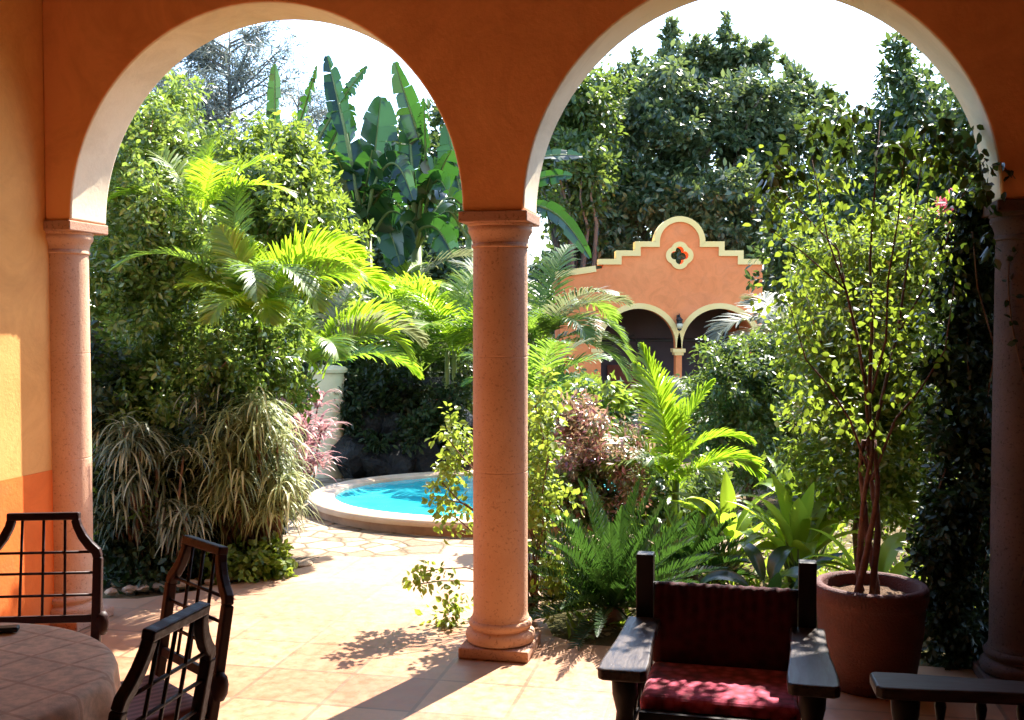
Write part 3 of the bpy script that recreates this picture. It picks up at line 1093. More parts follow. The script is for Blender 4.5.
mb.build('roof_beam', M['iron'], pv)

ln = empty('wall_lantern', (fx(678), PD - .06, fz(321)))
tag(ln, 'small black iron wall lantern between the two pavilion arches', 'lantern')
mb = MB()
mb.box((0, .02, 0.0), (0.08, 0.05, 0.3))
mb.tube([(0, 0, .1), (0, -.1, .17), (0, -.16, .12)], .014, 6)
mb.build('bracket', M['iron'], ln)
mb = MB()
mb.lathe([(.02, .1), (.09, .03), (.085, .02), (.075, .01), (.05, -.2), (.05, -.22), (.0, -.24)], (0, -.16, 0), 6)
mb.build('lamp_cage', M['iron'], ln)
mb = MB()
mb.lathe([(.02, -.08), (.075, -.06), (.07, -.16), (.02, -.19)], (0, -.19, 0), 8)
mb.build('lamp_glass', M['white_plaster'], ln, smooth=True)

# ------------------------------------------------------------------ pale post and rocks behind the pool
p = at(328, 420, 11.9)
gp = empty('garden_pillar', (p.x, 11.9, terrain(0, 11.9)))
tag(gp, 'pale plastered round pillar standing at the far edge of the pool', 'pillar')
mb = MB()
mb.lathe([(.19, 0), (.185, .6), (.18, 1.15)], n=28)
mb.build('shaft', M['white_plaster'], gp, smooth=True, autosmooth=40)
mb = MB()
mb.lathe([(.18, 1.151), (.215, 1.165), (.22, 1.2), (.19, 1.225), (.1, 1.24)], n=28)
mb.build('cap', M['white_plaster'], gp, smooth=True, autosmooth=40)


def rock_mesh(name, size, mat, seed, rough=0.22, sub=3):
    r_ = np.random.RandomState(seed)
    bm = bmesh.new()
    bmesh.ops.create_icosphere(bm, subdivisions=sub, radius=1)
    dirs = unit(r_.normal(size=(10, 3)))
    for v in bm.verts:
        c = np.array(v.co)
        k = 1.0
        for d in dirs:
            k = min(k, r_.uniform(.66,.74) / max(0.3, float(c @ d)))
        k = k * (1 + r_.uniform(-rough, rough) * 0.25)
        v.co = Vector((c[0] * k * size[0], c[1] * k * size[1], c[2] * k * size[2]))
    me = bpy.data.meshes.new(name)
    bm.to_mesh(me)
    bm.free()
    me.materials.append(mat)
    o = bpy.data.objects.new(name, me)
    COL.objects.link(o)
    return o


for i, (px, py, Y, sx, sz) in enumerate([(352, 455, 11.75, .3, .28), (377, 462, 11.7, .32, .24), (402, 462, 11.65, .28, .26), (428, 460, 11.7, .3, .28), (452, 462, 11.7, .3, .28),
                                         (364, 425, 12.1, .34, .3), (392, 432, 12.1, .36, .3), (420, 432, 12.1, .34, .3), (448, 430, 12.2, .34, .3),
                                         (378, 402, 12.5, .36, .3), (408, 400, 12.5, .4, .3), (440, 402, 12.6, .4, .3)]):
    p = at(px, py, Y)
    o = rock_mesh('boulder', (sx, .3, sz), M['rock'], 20 + i)
    o.location = p
    o.rotation_euler = (rng.uniform(-.4, .4), rng.uniform(-.4, .4), rng.uniform(0, 6))
    tag(o, 'dark volcanic boulder in the heap behind the pool', 'rock', 'boulders of the rock heap behind the pool')

for i in range(13):
    t = i / 12
    x = -2.5 + t * 1.06 + rng.uniform(-.02, .02)
    y = 6.62 + t * 0.72 + rng.uniform(-.03, .03) - 0.12 * math.sin(t * PI)
    s = rng.uniform(.045, .075)
    o = rock_mesh('edging_stone', (s * 1.2, s, s * .55), M['edge_stone'], 60 + i, sub=2)
    o.location = (x, y + .04, .01)
    o.rotation_euler = (0, 0, rng.uniform(0, 6))
    tag(o, 'small rough limestone edging the planting bed beside the path', 'stone', 'edging stones of the left bed')

#=FURNITURE=
# ------------------------------------------------------------------ dining table
tb = empty('dining_table', (-1.66, 2.8, 0))
tag(tb, 'round wooden dining table hidden beneath the tan tablecloth', 'table')
mb = MB()
mb.lathe([(.545, .705), (.56, .712), (.56, .738), (.55, .742)], n=48)
mb.build('tabletop', M['wood'], tb, smooth=True, autosmooth=40)
mb = MB()
mb.lathe([(.3, 0), (.28, .05), (.09, .09), (.07, .2), (.1, .4), (.06, .6), (.15, .70)], n=24)
mb.build('pedestal', M['wood'], tb, smooth=True)
bm = bmesh.new()
n = 160
rings = []
rr_ = [(0.0001, .747), (.15, .747), (.3, .747), (.45, .747), (.54, .7465), (.562, .744), (.572, .735), (.577, .715), (.58, .67), (.588, .6), (.6, .52), (.612, .44), (.618, .40)]
for r, z in rr_:
    ring = []
    for k in range(n):
        a = 2 * PI * k / n
        dz = max(0, .735 - z) / .335
        wv = (math.sin(a * 17 + 0.6 * math.sin(a * 3)) * .6 + math.sin(a * 9 + 1.3) * .4) * 0.05 * dz ** 0.6
        bulge = 0.0016 * math.sin(a * 5 + r * 14) if dz == 0 else 0
        rad = r + wv
        ring.append(bm.verts.new((rad * math.cos(a), rad * math.sin(a), z + bulge - (0.012 * math.sin(a * 4) * dz))))
    rings.append(ring)
for i in range(len(rings) - 1):
    for k in range(n):
        bm.faces.new((rings[i][k], rings[i][(k + 1) % n], rings[i + 1][(k + 1) % n], rings[i + 1][k]))
me = bpy.data.meshes.new('tablecloth')
bmesh.ops.recalc_face_normals(bm, faces=bm.faces)
bm.to_mesh(me)
bm.free()
me.polygons.foreach_set('use_smooth', [True] * len(me.polygons))
me.materials.append(M['cloth'])
tc_ = bpy.data.objects.new('tablecloth', me)
COL.objects.link(tc_)
tc_.location = tb.location
tag(tc_, 'tan checked tablecloth hanging in folds over the round table', 'tablecloth')

p = at(16, 625, 3.32)
mb = MB()
mb.box((0, 0, .008), (.085, .038, .016))
ph = mb.build('phone', M['dark_case'], bevel=.005, seg=3)
ph.location = (p.x, 3.24, .7505)
ph.rotation_euler = (0, 0, .25)
tag(ph, 'small black phone lying on the tan tablecloth', 'phone')


# ------------------------------------------------------------------ dining chairs
def dining_chair(top_xy, face, label, tilt=0.16):
    """top_xy: where the middle of the top rail is; face: direction the sitter looks (radians)"""
    H, SH, SEAT = 0.94, 0.79, 0.46
    fwd = Vector((math.cos(face), math.sin(face)))
    off = math.tan(tilt) * (H - SEAT)
    base = Vector((top_xy[0], top_xy[1])) + fwd * off
    root = empty('dining_chair', (base.x, base.y, 0), face + PI / 2)   # local -y is forward
    tag(root, label, 'chair', 'dark dining chairs around the table')

    def bp(x, z):
        return (x, (z - SEAT) * math.tan(tilt), z)

    up = Vector((0, math.cos(tilt), -math.sin(tilt)))
    for sg in (-1, 1):
        mb = MB()
        mb.bar([bp(sg * .2, .40), bp(sg * .205, .55), bp(sg * .207, SH - .01)], [.034, .036, .034], [.034] * 3, up=up)
        mb.bar([bp(sg * .207, SH - .012), bp(sg * .2, SH + .012), bp(sg * .175, SH + .035), bp(sg * .148, SH + .07), bp(sg * .128, SH + .11), bp(sg * .12, H - .012)],
               [.034, .036, .036, .034, .032, .032], [.032] * 6, up=up)
        mb.build('back_post', M['wood'], root, bevel=.006)
        mb = MB()
        mb.lathe([(.016, .48), (.026, .5), (.03, .53), (.026, .555), (.015, .57)], (sg * .222, .012, 0), 12)
        mb.build('knuckle', M['wood'], root, smooth=True)
    mb = MB()
    c = bp(0, H)
    mb.box(c, (.272, .036, .03), Matrix.Rotation(-tilt, 3, 'X'))
    mb.build('top_rail', M['wood'], root, bevel=.006)
    mb = MB()
    mb.bar([bp(-.19, .545), bp(.19, .545)], .03, .022, up=up)
    mb.build('lower_rail', M['wood'], root, bevel=.004)
    mb = MB()
    for x in (-.085, 0, .085):
        mb.tube([bp(x, .55), bp(x * .94, H - .01)], .006, 6)
    for z, w in ((.635, .2), (.72, .2), (.8, .19)):
        mb.tube([bp(-w, z), bp(w, z)], .006, 6)
    mb.build('lattice', M['wood'], root, smooth=True)
    mb = MB()
    mb.box((0, -.215, .405), (.43, .42, .05))
    mb.build('seat_frame', M['wood'], root, bevel=.006)
    mb = MB()
    mb.box((0, -.215, .452), (.415, .405, .042))
    mb.build('seat_cushion', M['seat_stripe'], root, bevel=.018, seg=4)
    for sx in (-1, 1):
        mb = MB()
        mb.bar([(sx * .195, .05, 0), (sx * .198, .005, .2), (sx * .2, -.01, .41)], [.028, .034, .036], [.028, .034, .036], up=(0, 1, 0))
        mb.build('leg', M['wood'], root, bevel=.005)
        mb = MB()
        mb.bar([(sx * .19, -.4, 0), (sx * .193, -.4, .38)], [.028, .038], [.028, .038], up=(0, 1, 0))
        mb.build('leg', M['wood'], root, bevel=.005)
        mb = MB()
        mb.box((sx * .194, -.19, .17), (.02, .38, .028))
        mb.build('stretcher', M['wood'], root, bevel=.004)
    return root


dining_chair((-1.826, 4.145), -PI / 2 + .1, 'dark wooden lattice back dining chair between the table and the side wall', .1)
dining_chair((-1.045, 3.61), math.atan2(-.677, -.735), 'dark wooden dining chair with lattice back nearest to the leafy clump', .16)
dining_chair((-.85, 2.69), math.atan2(.235, -.97), 'dark wooden dining chair turned side on in front of another chair', .2)


# ------------------------------------------------------------------ carved armchairs
def armchair(loc, rz, label):
    """local +y is the back; x across"""
    root = empty('wooden_armchair', loc, rz)
    tag(root, label, 'armchair', 'black wooden armchairs with maroon upholstery')
    W = M['wood_black']
    hx = .287
    for sg in (-1, 1):
        mb = MB()
        mb.box((sg * hx, .61, .425), (.062, .062, .85))
        mb.build('back_post', W, root, bevel=.004)
        mb = MB()
        mb.lathe([(.03, 0), (.034, .03), (.028, .06), (.036, .1), (.042, .16), (.03, .2), (.026, .24), (.036, .27), (.038, .3), (.038, .4), (.03, .42), (.026, .46), (.04, .52), (.042, .56), (.034, .584)], (sg * hx, .05, 0), 18)
        mb.build('front_leg', W, root, smooth=True)
        mb = MB()
        ol = [(-.075, -.03), (-.06, -.045), (.06, -.045), (.078, -.03), (.078, .06), (.072, .16), (.064, .27), (.06, .42), (.06, .578), (-.06, .578), (-.06, .42), (-.064, .27), (-.07, .16), (-.076, .06)]
        V = [(sg * hx + x, y, .585) for x, y in ol] + [(sg * hx + x, y, .622) for x, y in ol]
        k = len(ol)
        mb.add(V, [tuple(range(k))[::-1], tuple(range(k, 2 * k))] + [(i, (i + 1) % k, (i + 1) % k + k, i + k) for i in range(k)])
        mb.build('armrest', M['wood_glare'], root, bevel=.008, seg=3)
        mb = MB()
        mb.box((sg * hx, .33, .35), (.04, .5, .075))
        mb.build('side_rail', W, root, bevel=.004)
        for q in range(4):
            y = .15 + q * .115
            mb = MB()
            mb.lathe([(.01, .388), (.014, .4), (.018, .44), (.012, .47), (.009, .49), (.013, .52), (.017, .55), (.01, .584)], (sg * hx, y, 0), 10)
            mb.build('spindle', W, root, smooth=True)
    mb = MB()
    mb.box((0, .165, .385), (.51, .035, .085))
    mb.build('front_rail', W, root, bevel=.004)
    mb = MB()
    mb.box((0, .60, .35), (.51, .035, .075))
    mb.build('back_rail', W, root, bevel=.004)
    mb = MB()
    rot = Matrix.Rotation(R(-9), 3, 'X')
    mb.box((0, .622, .728), (.52, .035, .03), rot)
    mb.build('crest_rail', W, root, bevel=.004)
    # upholstered back: a padded slab
    mb = MB()
    nx_, ns_ = 90, 20
    for i in range(nx_ + 1):
        x = -.254 + .508 * i / nx_
        edge = min(1, (.254 - abs(x)) / .03) ** .5
        for k in range(ns_):
            a = 2 * PI * k / ns_
            ca, sa = math.cos(a), math.sin(a)
            z = .148 * (abs(sa) ** .35) * (1 if sa > 0 else -1)
            topn = max(0, (z + .02) / .168)
            y = .03 * (abs(ca) ** .6) * (1 if ca > 0 else -1) * (.35 + .65 * edge) * (1 + .22 * topn * math.sin(x * 150))
            z *= (.93 + .07 * edge) * (1 + .012 * topn * math.sin(x * 150))
            q = rot @ Vector((x, y, z)) + Vector((0, .588, .602))
            mb.v.append(tuple(q))
    for i in range(nx_):
        for k in range(ns_):
            mb.f.append((i * ns_ + k, i * ns_ + (k + 1) % ns_, (i + 1) * ns_ + (k + 1) % ns_, (i + 1) * ns_ + k))
            mb.m.append(0)
    mb.f += [tuple(range(ns_)), tuple(nx_ * ns_ + k for k in range(ns_))]
    mb.m += [0, 0]
    mb.build('back_cushion', M['maroon_back_shaded'], root, smooth=True)
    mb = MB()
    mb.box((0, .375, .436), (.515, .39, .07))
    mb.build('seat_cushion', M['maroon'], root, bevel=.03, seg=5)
    return root


ac1 = at(627, 668, 3.31)
c_ = Vector((.625, 3.24, 0))
armchair(c_, -.24, 'black wooden armchair with maroon seat facing away from the potted tree, sun on its seat')
armchair((1.085, 2.9, 0), -.17 - PI / 2, 'black wooden armchair cut off by the frame, only its spindled arm in view')
#=PLANTS=
# ------------------------------------------------------------------ plants
def lobe(px, py, Y, rx, rz=None, ry=None):
    """ellipsoid seen at (px, py), rx by rz picture units, ry metres deep"""
    c = at(px, py, Y)
    k = Y / F
    rz = rx if rz is None else rz
    return ((c.x, c.y, c.z), (rx * k, (rx * k if ry is None else ry), rz * k))


def plant(name, label, cat, base, lobes, nclump, per, spread, size, mat, nstem=6, r0=0.02, zfork=None, bark='bark', group=None,
          aspect=0.5, leafname='foliage', stemname='branch', wob=.05, one=True, r1=.5, **kw):
    e = empty(name, (base[0], base[1], terrain(*base)))
    tag(e, label, cat, group)
    f, C = foliage(leafname, lobes, nclump, per, spread, size, M[mat], e, aspect, **kw)
    if nstem:
        stems_to(C, (base[0], base[1], terrain(*base)), nstem, r0, M[bark], e, stemname, zfork, wob, r1, one)
    return e


# --- left: tall mass of hedge
plant('ficus_shrub', 'tall dense small leaved shrub rising beside the left column', 'shrub', (-2.75, 7.9),
      [lobe(120, 330, 7.7, 55, 90, .5), lobe(150, 230, 8.0, 60, 80, .55), lobe(150, 160, 8.4, 42, 52, .5), lobe(205, 300, 7.8, 58, 80, .5), lobe(175, 420, 7.6, 62, 80, .4), lobe(130, 470, 7.3, 45, 90, .35), lobe(240, 370, 7.5, 40, 45, .3), lobe(275, 360, 7.8, 30, 50, .3), lobe(170, 108, 8.8, 16, 24, .3)],
      760, 66, .095, .05, 'lf_hedge', 16, .03, .5, 'bark', shell=.4, up=.3)
plant('laurel_shrub', 'rounded light green shrub standing between the left hedge and the banana leaves', 'shrub', (-2.4, 10.3),
      [lobe(275, 190, 10.2, 46, 48, .6), lobe(245, 172, 10.6, 34, 38, .5), lobe(305, 235, 10.0, 38, 50, .5), lobe(250, 250, 10.0, 58, 60, .5), lobe(300, 165, 10.4, 18, 26, .3), lobe(270, 145, 10.5, 12, 16, .2), lobe(290, 300, 10.2, 55, 60, .5), lobe(330, 250, 10.6, 22, 50, .4)],
      480, 56, .11, .066, 'lf_light', 10, .04, .9, shell=.4, up=.3)
plant('tall_shrub', 'bushy mid green shrub peeping over the top of the left hedge', 'shrub', (-4.4, 11.8),
      [lobe(160, 135, 11.8, 40, 45, .7), lobe(120, 190, 11.5, 45, 70, .7), lobe(215, 185, 11.9, 40, 45, .7), lobe(182, 105, 11.8, 12, 18, .3), lobe(180, 260, 11.6, 70, 90, .7)],
      300, 52, .13, .075, 'lf_tree', 8, .05, 1.2, shell=.45)
plant('dark_shrub', 'dark leafy bush low against the bed edge beside the left column', 'shrub', (-2.5, 7.2),
      [lobe(120, 520, 7.05, 40, 70, .3), lobe(180, 500, 7.3, 50, 80, .3), lobe(230, 470, 7.6, 50, 90, .3), lobe(150, 560, 7.0, 50, 35, .25), lobe(100, 430, 7.2, 22, 90, .3)],
      300, 46, .07, .06, 'lf_vine', 8, .015, None, shell=.3)


def strap_clump(name, label, base, heads, nblade, length, mat, w=.011, group=None, bendr=(1.1, 1.62), elr=(.1, 1.4), pw=.7):
    """fountains of long drooping blades carried on thin stems"""
    e = empty(name, (base[0], base[1], 0))
    tag(e, label, 'plant', group)
    qb = QB()
    st = MB()
    for h in heads:
        p0 = np.array(h) - np.array([base[0], base[1], 0])
        st.tube([(p0[0] * .4, p0[1] * .4, 0), (p0[0] * .8, p0[1] * .8, p0[2] * .6), tuple(p0)], [.014, .011, .008], 5)
        for k in range(nblade):
            az = rng.uniform(0, 2 * PI)
            el = rng.uniform(*elr)
            ln_ = length * rng.uniform(.55, 1.2)
            pts = arc_pts(p0 + rng.normal(size=3) * .03, az, el, el + rng.uniform(*bendr), ln_, 8, pw)
            V, q = strap_geo(pts, w * np.array([.55, 1, 1, 1, .9, .75, .45, .08]) * rng.uniform(.8, 1.2), .3)
            qb.add(V, q)
    qb.build('foliage', M[mat], e)
    st.build('stem', M['bark'], e, smooth=True)
    return e


def dome_heads(px, py, Y, rx, rz, ry, n):
    c, r = lobe(px, py, Y, rx, rz, ry)
    out_ = []
    for i in range(n):
        d = unit(rng.normal(size=(1, 3)))[0]
        d[1] = -abs(d[1]) if rng.rand() < .75 else d[1]
        k = rng.uniform(.65, 1)
        out_.append((c[0] + d[0] * r[0] * k, c[1] + d[1] * r[1] * k, max(.12, c[2] + d[2] * r[2] * k)))
    return out_


def heads_px(n, x0, x1, y0, y1, Y0, Y1, top=None):
    out_ = []
    while len(out_) < n:
        px, py = rng.uniform(x0, x1), rng.uniform(y0, y1)
        if top and py < top(px):
            continue
        out_.append(tuple(at(px, py, rng.uniform(Y0, Y1))))
    return out_


strap_clump('strap_leaf_clump', 'pale drooping variegated strap leaf clump spilling onto the sunny path', (-1.72, 7.45),
            heads_px(78, 205, 290, 395, 515, 7.05, 7.5, lambda x: 400 + .012 * (x - 262) ** 2 + (0 if x < 262 else .05 * (x - 262) ** 2)), 34, .31, 'lf_varieg', .0062)
strap_clump('strap_leaf_clump', 'darker drooping strap leaf clump close beside the left column', (-2.35, 6.98),
            heads_px(14, 105, 150, 425, 455, 6.85, 7.1) + heads_px(22, 98, 190, 440, 530, 6.85, 7.1), 30, .3, 'lf_varieg_shaded', .0065)
strap_clump('strap_leaf_clump', 'sparse dim strap leaf clump between the two drooping ones', (-2.0, 7.3), heads_px(30, 165, 235, 395, 500, 7.3, 7.6), 26, .3, 'lf_varieg_shaded', .006)
plant('ground_plant', 'low glossy green leafy plant at the foot of the drooping strap clump', 'plant', (-1.72, 7.15),
      [lobe(262, 562, 7.1, 30, 20, .18), lobe(225, 570, 7.0, 22, 16, .15)], 90, 18, .05, .05, 'lf_ground', 5, .006, None, shell=.3, aspect=.7)


def cordyline(label, base, heads, n, length, mat, w, name='cordyline'):
    return strap_clump(name, label, base, heads, n, length, mat, w)


strap_clump('cordyline', 'pink and bronze cordyline with spiky leaves near the pale pillar', (-2.05, 9.5), [tuple(at(298, 425, 9.4)), tuple(at(312, 445, 9.5)), tuple(at(290, 460, 9.3)), tuple(at(318, 405, 9.9)), tuple(at(302, 480, 9.3)), tuple(at(285, 400, 9.5)), tuple(at(322, 430, 9.3)), tuple(at(318, 465, 9.1)), tuple(at(306, 430, 8.9)), tuple(at(300, 455, 8.8))], 38, .27, 'lf_cordyline', .012, bendr=(.3, 1.0), elr=(.2, 1.5), pw=1.3)


# --- palms
def palm(label, base, z0, specs, mat, ll=.42, lw=.03, nl=46, trunk=.035, ntrunk=1, group='feather palms of the garden', name='palm_plant', auto=0, autolen=1.6, autoel=(.6, 1.35), bend=(1.0, 1.7), az_range=(0, 2 * PI), dry=0, fwd=.75, foot=(0, 0)):
    """specs: (azimuth deg, elevation deg, bend deg, length, roll)"""
    e = empty(name, (base[0], base[1], terrain(*base)))
    tag(e, label, 'palm', group)
    zb = z0 - terrain(*base)
    S = [(R(a), R(b), R(c), l, r_) for a, b, c, l, r_ in specs]
    for i in range(auto):
        a = az_range[0] + (az_range[1] - az_range[0]) * (i + rng.uniform(.1, .9)) / auto
        S.append((a, rng.uniform(*autoel), rng.uniform(*bend), autolen * rng.uniform(.75, 1.1), rng.uniform(-.25, .25)))
    mb = MB()
    for k in range(ntrunk):
        a = rng.uniform(0, 6.28)
        r_ = 0 if ntrunk == 1 else .16
        mb.tube([(foot[0] + r_ * math.cos(a), foot[1] + r_ * math.sin(a), 0), (foot[0] * .75 + r_ * .8 * math.cos(a), foot[1] * .75 + r_ * .8 * math.sin(a), zb * .6), (r_ * .7 * math.cos(a), r_ * .7 * math.sin(a), zb + .05)], [trunk, trunk * .9, trunk * .75], 8)
    mb.build('trunk', M['stem_green'], e, smooth=True)
    for i, (a, el, bd, l, r_) in enumerate(S):
        m = M[mat] if not (dry and i % dry == 0) else M['lf_palmdry']
        frond((rng.normal() * .03, rng.normal() * .03, zb + rng.uniform(-.08, .05)), a, el, bd, l, nl, ll * (l / autolen) ** .5 if autolen else ll, lw, m, e, roll=r_, fwd=fwd)
    return e


p = at(262, 312, 7.35)
palm('bright yellow green palm arching over the left shrubs toward the pool', (p.x, 7.35), p.z - .04,
     [(14, 82, 118, 1.0, .75), (162, 80, 30, .72, .9), (120, 84, 45, .7, .7), (-20, 66, 115, .95, .3), (8, 58, 105, .95, .5), (-45, 55, 120, .8, 0), (200, 60, 80, .7, .2), (-70, 50, 110, .7, .3), (170, 62, 55, .7, .8), (-110, 50, 110, .7, 0), (45, 74, 90, .8, .5)],
     'lf_palm', .28, .0165, 74, autolen=1.05, trunk=.02, foot=(-.25, .75))
p = at(316, 372, 8.3)
palm('green palm with long fronds drooping in front of the pale pillar', (p.x, 8.4), p.z,
     [(2, 64, 112, .98, .5), (-12, 74, 145, 1.0, .4), (18, 76, 120, .95, .6), (185, 55, 95, .9, .4), (200, 66, 110, .9, 0), (-60, 60, 115, .8, 0), (-120, 50, 100, .85, 0), (150, 75, 80, .9, .4), (60, 80, 70, 1.0, .3), (6, 40, 95, .9, .3)],
     'lf_palm', .3, .018, 66, autolen=1.05, dry=4, trunk=.02, foot=(-.55, .5))
p = at(200, 218, 7.85)
palm('small palm top poking out of the upper left hedge', (p.x, 7.85), p.z,
     [(80, 82, 30, .62, .4), (160, 68, 50, .8, .2), (20, 68, 60, .85, 0), (190, 50, 80, .7, 0), (-10, 45, 80, .8, 0), (-60, 60, 80, .7, 0)], 'lf_palm', .26, .016, 48, autolen=.9, trunk=.018, foot=(0, .6))
p = at(235, 300, 7.4)
palm('drooping palm fronds low in the left hedge with orange tips', (p.x, 7.4), p.z,
     [(150, 60, 70, .9, .3), (100, 80, 40, 1.0, .3), (210, 50, 90, .9, 0), (-40, 45, 100, 1.0, 0), (-70, 55, 120, 1.0, 0)], 'lf_palm2', .26, .016, 52, autolen=1.2, trunk=.018, foot=(-.1, .7))
p = at(420, 370, 13.0)
palm('feathery green palm behind the pool just left of the middle column', (p.x, 13.0), p.z, [], 'lf_palm2', .46, .024, 62, ntrunk=3, auto=16, autolen=1.8, autoel=(.7, 1.45), bend=(1.0, 1.9), dry=5)
p = at(385, 330, 14.2)
palm('pale palm under the banana leaves beyond the rock heap', (p.x, 14.2), p.z, [], 'lf_palm', .46, .026, 60, ntrunk=2, auto=13, autolen=1.7, autoel=(.5, 1.4), bend=(1.0, 1.8), dry=3)
p = at(455, 355, 12.2)
palm('lime green palm whose fronds pass behind the middle column', (p.x, 12.2), p.z, [], 'lf_palm', .42, .022, 62, ntrunk=2, auto=13, autolen=1.5, autoel=(.6, 1.45), bend=(.9, 1.8))
p = at(540, 345, 12.0)
palm('tall green palm just right of the middle column before the pavilion wing', (p.x, 12.0), p.z,
     [(15, 60, 80, 1.3, .2), (0, 35, 100, 1.2, 0), (-20, 20, 90, 1.1, 0), (60, 80, 50, 1.5, 0), (170, 70, 60, 1.5, .2), (130, 75, 60, 1.4, 0), (200, 45, 90, 1.2, 0), (-60, 50, 110, 1.1, 0), (-40, 62, 80, 1.2, 0), (-110, 60, 110, 1.1, 0), (40, 60, 110, 1.4, 0), (-5, 55, 120, 1.2, 0)], 'lf_palm2', .4, .022, 64, autolen=1.4, ntrunk=2, dry=4)
p = at(535, 400, 10.6)
palm('low palm of pale green fronds between the middle column and the croton', (p.x, 10.6), p.z - .1, [], 'lf_palm2', .34, .02, 54, auto=12, autolen=1.1, autoel=(.5, 1.4), bend=(.9, 1.8), dry=4)
p = at(790, 345, 16.0)
palm('greyish palm with hanging fronds at the right end of the pavilion', (p.x, 16.0), p.z, [], 'lf_palmdry', .5, .04, 42, auto=14, autolen=1.5, autoel=(.3, 1.3), bend=(1.0, 1.9))
# bright young palm in the right bed
p = at(676, 470, 7.6)
palm('young bright yellow palm with upright fronds in the right bed', (p.x, 7.6), p.z - .1,
     [(172, 84, 16, 1.06, 1.0), (150, 78, 24, .9, .9), (8, 60, 118, .74, .5), (175, 58, 50, .72, .6), (-5, 70, 100, .7, .3), (20, 82, 40, .85, .9), (-60, 60, 100, .5, 0), (200, 46, 75, .62, .3), (-120, 60, 90, .5, 0), (10, 36, 60, .6, .2)],
     'lf_palm', .27, .015, 62, autolen=1.0, fwd=1.0)


plant('dark_shrub', 'dark broad bush behind the rock heap beyond the pool', 'shrub', (-1.3, 13.6), [lobe(390, 395, 13.5, 60, 40, .5), lobe(450, 390, 13.4, 50, 50, .5), lobe(345, 400, 13.4, 40, 50, .5), lobe(310, 410, 12.9, 40, 60, .4), lobe(420, 350, 14.5, 80, 40, .5)],
      330, 44, .1, .09, 'lf_dark', 8, .03, .3, shell=.4)
plant('hanging_plant', 'dark ferny plant hanging over the top of the rock heap', 'plant', (-1.2, 12.2), [lobe(400, 396, 12.2, 50, 18, .2), lobe(445, 420, 11.75, 22, 36, .12), lobe(350, 405, 11.9, 16, 34, .12), lobe(415, 425, 11.6, 14, 22, .08), lobe(375, 440, 11.55, 10, 16, .06)], 150, 34, .07, .07, 'lf_vine', 6, .008, .6, shell=.3)
p = at(680, 408, 19.0)
palm('dull green palm in front of the pavilion pier', (p.x, 19.0), p.z - .3, [], 'lf_palm2', .5, .03, 46, auto=16, autolen=1.5, autoel=(.5, 1.45), bend=(1.0, 1.9), dry=2)
plant('flower_shrub', 'dim shrub with reddish leaves under the left pavilion arch', 'shrub', (at(605, 400, 20).x, 20.0), [lobe(585, 408, 20, 30, 26, .6), lobe(640, 424, 19.6, 34, 26, .6), lobe(560, 395, 19.5, 22, 36, .6), lobe(722, 412, 19.5, 40, 26, .6)], 150, 34, .16, .12, 'lf_tree', 6, .03, .4, shell=.35)
# --- cycad
def cycad(base, label, n=46, L=.95):
    e = empty('cycad_plant', (base[0], base[1], -.03))
    tag(e, label, 'cycad')
    mb = MB()
    mb.lathe([(.05, 0), (.065, .04), (.06, .09), (.03, .12)], n=14)
    mb.build('trunk', M['bark'], e, smooth=True)
    for i in range(n):
        a = i * 2.39996
        el = R(80) - R(84) * (i / n) ** .9
        frond((.04 * math.cos(a), .04 * math.sin(a), .11), a, el, rng.uniform(.15, .5), L * rng.uniform(.8, 1.08), 52, .1, .0085, M['lf_cycad'], e, vee=.75, fwd=.85, sag=.02, start=.1)
    return e


cycad((.58, 6.05), 'dark green cycad with stiff radiating fronds at the floor edge', 64, .72)
cycad((1.15, 6.9), 'smaller cycad half hidden behind the maroon armchair', 30, .5)


# --- ginger: tall stalks with broad pleated leaves
def blade(p0, az, el, bend, length, width, k=11, cup=.25, prof=1.0, twist=0.0, roll=0.0):
    pts = arc_pts(p0, az, el, bend, length, k, 1.4, twist)
    t = np.linspace(0, 1, k)
    w = width / 2 * np.clip(np.sin(np.pi * np.clip(t * .93 + .06, 0, 1) ** .85), .03, 1) ** prof
    w[0] = .008
    T = unit(np.gradient(pts, axis=0))
    side = unit(np.cross(T, np.array([0, 0, 1.0])) + 1e-6)
    if roll:
        Nn = np.cross(side, T)
        side = side * math.cos(roll) + Nn * math.sin(roll)
    Nn = np.cross(side, T)
    nc = 9
    cols = np.linspace(-1, 1, nc)
    zz = np.abs(cols) * cup + np.where(np.arange(nc) % 2 == 0, .035, -.035)
    V = np.stack([pts + side * (w * c)[:, None] + Nn * (w * z)[:, None] for c, z in zip(cols, zz)], 1).reshape(-1, 3)
    q = [(i * nc + c, i * nc + c + 1, (i + 1) * nc + c + 1, (i + 1) * nc + c) for i in range(k - 1) for c in range(nc - 1)]
    return V, np.array(q)


def broad_plant(name, label, base, leaves, mat, group=None, stem=.012, cat='plant'):
    e = empty(name, (base[0], base[1], -.03))
    tag(e, label, cat, group)
    st = MB()
    for (x, y, z, az, el, bd, L, W, rl) in leaves:
        qb = QB()
        V, q = blade((x, y, z), R(az), R(el), R(bd), L, W, roll=rl)
        qb.add(V, q)
        o = qb.build('leaf', M[mat], e)
        st.tube([(x * .15, y * .15, 0), (x * .6, y * .6, z * .6), (x, y, z)], [stem, stem * .8, stem * .5], 6)
    st.build('stem', M['stem_green'], e, smooth=True)
    return e


